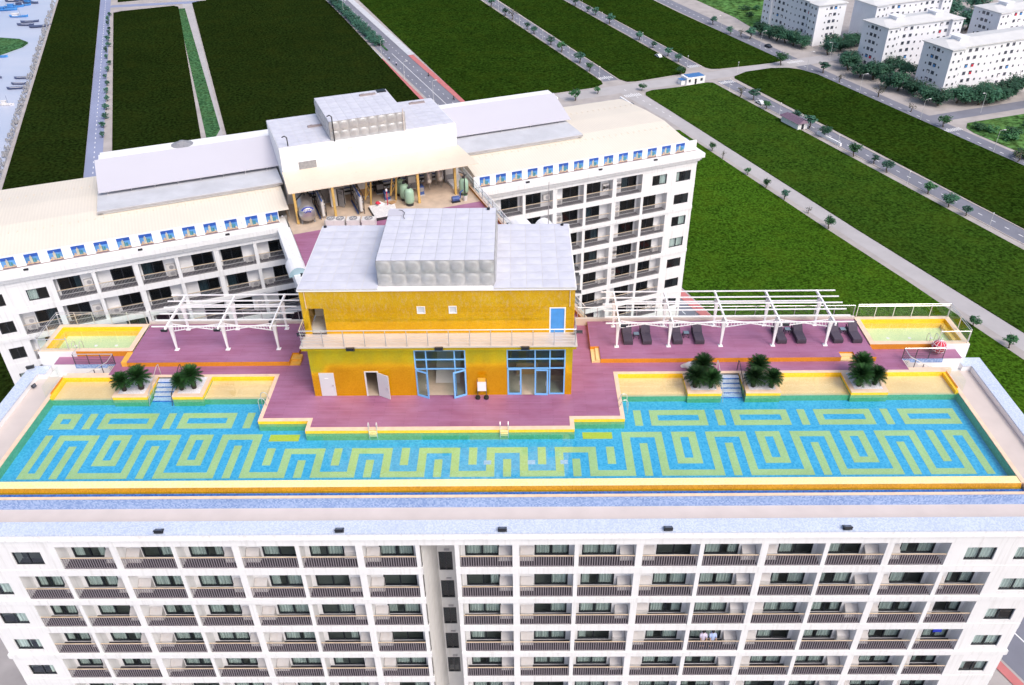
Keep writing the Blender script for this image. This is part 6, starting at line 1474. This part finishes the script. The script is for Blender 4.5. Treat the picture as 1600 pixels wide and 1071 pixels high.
for i, (u, v, wx, hy, mt) in enumerate(((23.0, 4.3, .9, 1.5, 'machine_grey'), (27.0, 4.2, 1.1, 2.1, 'cardboard'), (28.9, 4.3, .8, 1.2, 'machine_black'), (32.4, 4.2, .9, 1.6, 'machine_grey'), (32.9, 2.2, .5, 1.0, 'machine_blue'), (21.3, 3.9, .7, 1.3, 'machine_black'), (29.2, 2.4, .6, .9, 'machine_blue'))):
    e = empty('machine', at(u, v), TH, '%s boxy machine from the left below the court canopy' % ORD[[1, 2, 3, 5, 6, 0, 4][i]], 'machine', 'machines below the canopy')
    MB().box(-wx / 2, wx / 2, -.35, .35, .08, hy).build('housing', mt, e); MB().box(-wx / 2 + .06, wx / 2 - .06, -.37, -.35, hy * .45, hy * .9).build('panel', 'ac_white' if i % 2 else 'machine_grey', e); MB().box(-wx / 2 - .04, wx / 2 + .04, -.39, .39, 0, .08).build('plinth', 'concrete', e)
    MB().path([(0, 0, hy), (0, 0, hy + .4), (.3, .3, hy + .5)], .05).build('pipe', 'machine_black', e)
def condenser(x0, x1, n, label):
    e = empty('condenser', ((x0 + x1) / 2, 75.0, 0), 0, label, 'condenser', 'rooftop condensers')
    w2 = (x1 - x0) / 2; m = MB(); m.box(-w2, w2, -.45, .45, .12, .95); m.box(-w2 + .1, -w2 + .25, -.4, .4, 0, .12); m.box(w2 - .25, w2 - .1, -.4, .4, 0, .12); m.build('body', 'ac_white', e)
    for k in range(n):
        cx_ = 0 if n == 1 else (-w2 / 2 + k * w2); m = MB(); m.lathe([(.4, .95), (.4, 1.03), (.34, 1.03), (.33, .955), (0, .956)], cx_, 0, 16); f = m.build('fan', 'machine_grey', e)
        m = MB()
        for b in range(4): a = b * math.pi / 2; m._add([(cx_ + .06 * math.cos(a + .6), .06 * math.sin(a + .6), .99), (cx_ + .3 * math.cos(a), .3 * math.sin(a), .985), (cx_ + .3 * math.cos(a + .8), .3 * math.sin(a + .8), 1.0)], [(0, 1, 2)], 0)
        m.build('blade', 'ac_white', f)
condenser(-19.0, -17.15, 2, 'double fan condenser behind the pavilion, leftmost of three'); condenser(-16.95, -15.65, 1, 'single fan condenser behind the pavilion, middle of three'); condenser(-15.45, -14.1, 1, 'single fan condenser behind the pavilion, rightmost of three')
def arch_roof(x, y, z, rz, r, L, label):
    e = empty('arched_skylight', (x, y, z), rz, label, 'skylight', 'arched skylights'); m = MB(); n = 10
    pts = [(r * math.cos(math.pi * i / n), r * math.sin(math.pi * i / n)) for i in range(n + 1)]
    for (a, b), (c, d) in zip(pts[:-1], pts[1:]): m.quad((a, 0, b), (c, 0, d), (c, L, d), (a, L, b))
    m.build('shell', 'white_clean', e, smooth=True)
    m = MB(); m.poly([(a, 0.01, b) for a, b in pts]); m.build('end_pane', 'polycarbonate', e)
arch_roof(-19.75, 65.2, 0.1, TH, .85, 2.2, 'small arched skylight with a blue end left of the pavilion'); arch_roof(.9, 72.6, -.2, TH, 1.25, 2.4, 'larger arched skylight right behind the pavilion roof'); arch_roof(3.2, 73.6, -.3, TH, .9, 2.0, 'smaller arched skylight right behind the pavilion roof')
m = MB(); m.tube((0, 0, 0), (0, 0, 5.2), .05, .03); tag(m.build('antenna_mast', 'rail_grey', None, (2.95, 73.3, .2)), 'slim grey mast in front of the right wing balconies', 'mast')
# ================================================================== PEOPLE ON A BALCONY
for x, shirt, lb in ((12.55, 'shirt_lilac', 'person in a lilac shirt on the balcony, dark hair above the handrail'), (13.2, 'shirt_blue', 'person in a pale blue shirt leaning on the balcony rail')):
    p = empty('person', (x, YF + .42, -12.72), rad(-90), lb, 'person', 'people on the balcony'); person_mesh(p, shirt)
m = MB(); m.box(-.3, .3, -.02, .02, 0, .6); tag(m.build('blue_towel', 'cloth_blue', None, (28.9, YF + DP - .03, -12.0)), 'blue towel hanging at the last balcony window of the fourth row', 'towel')
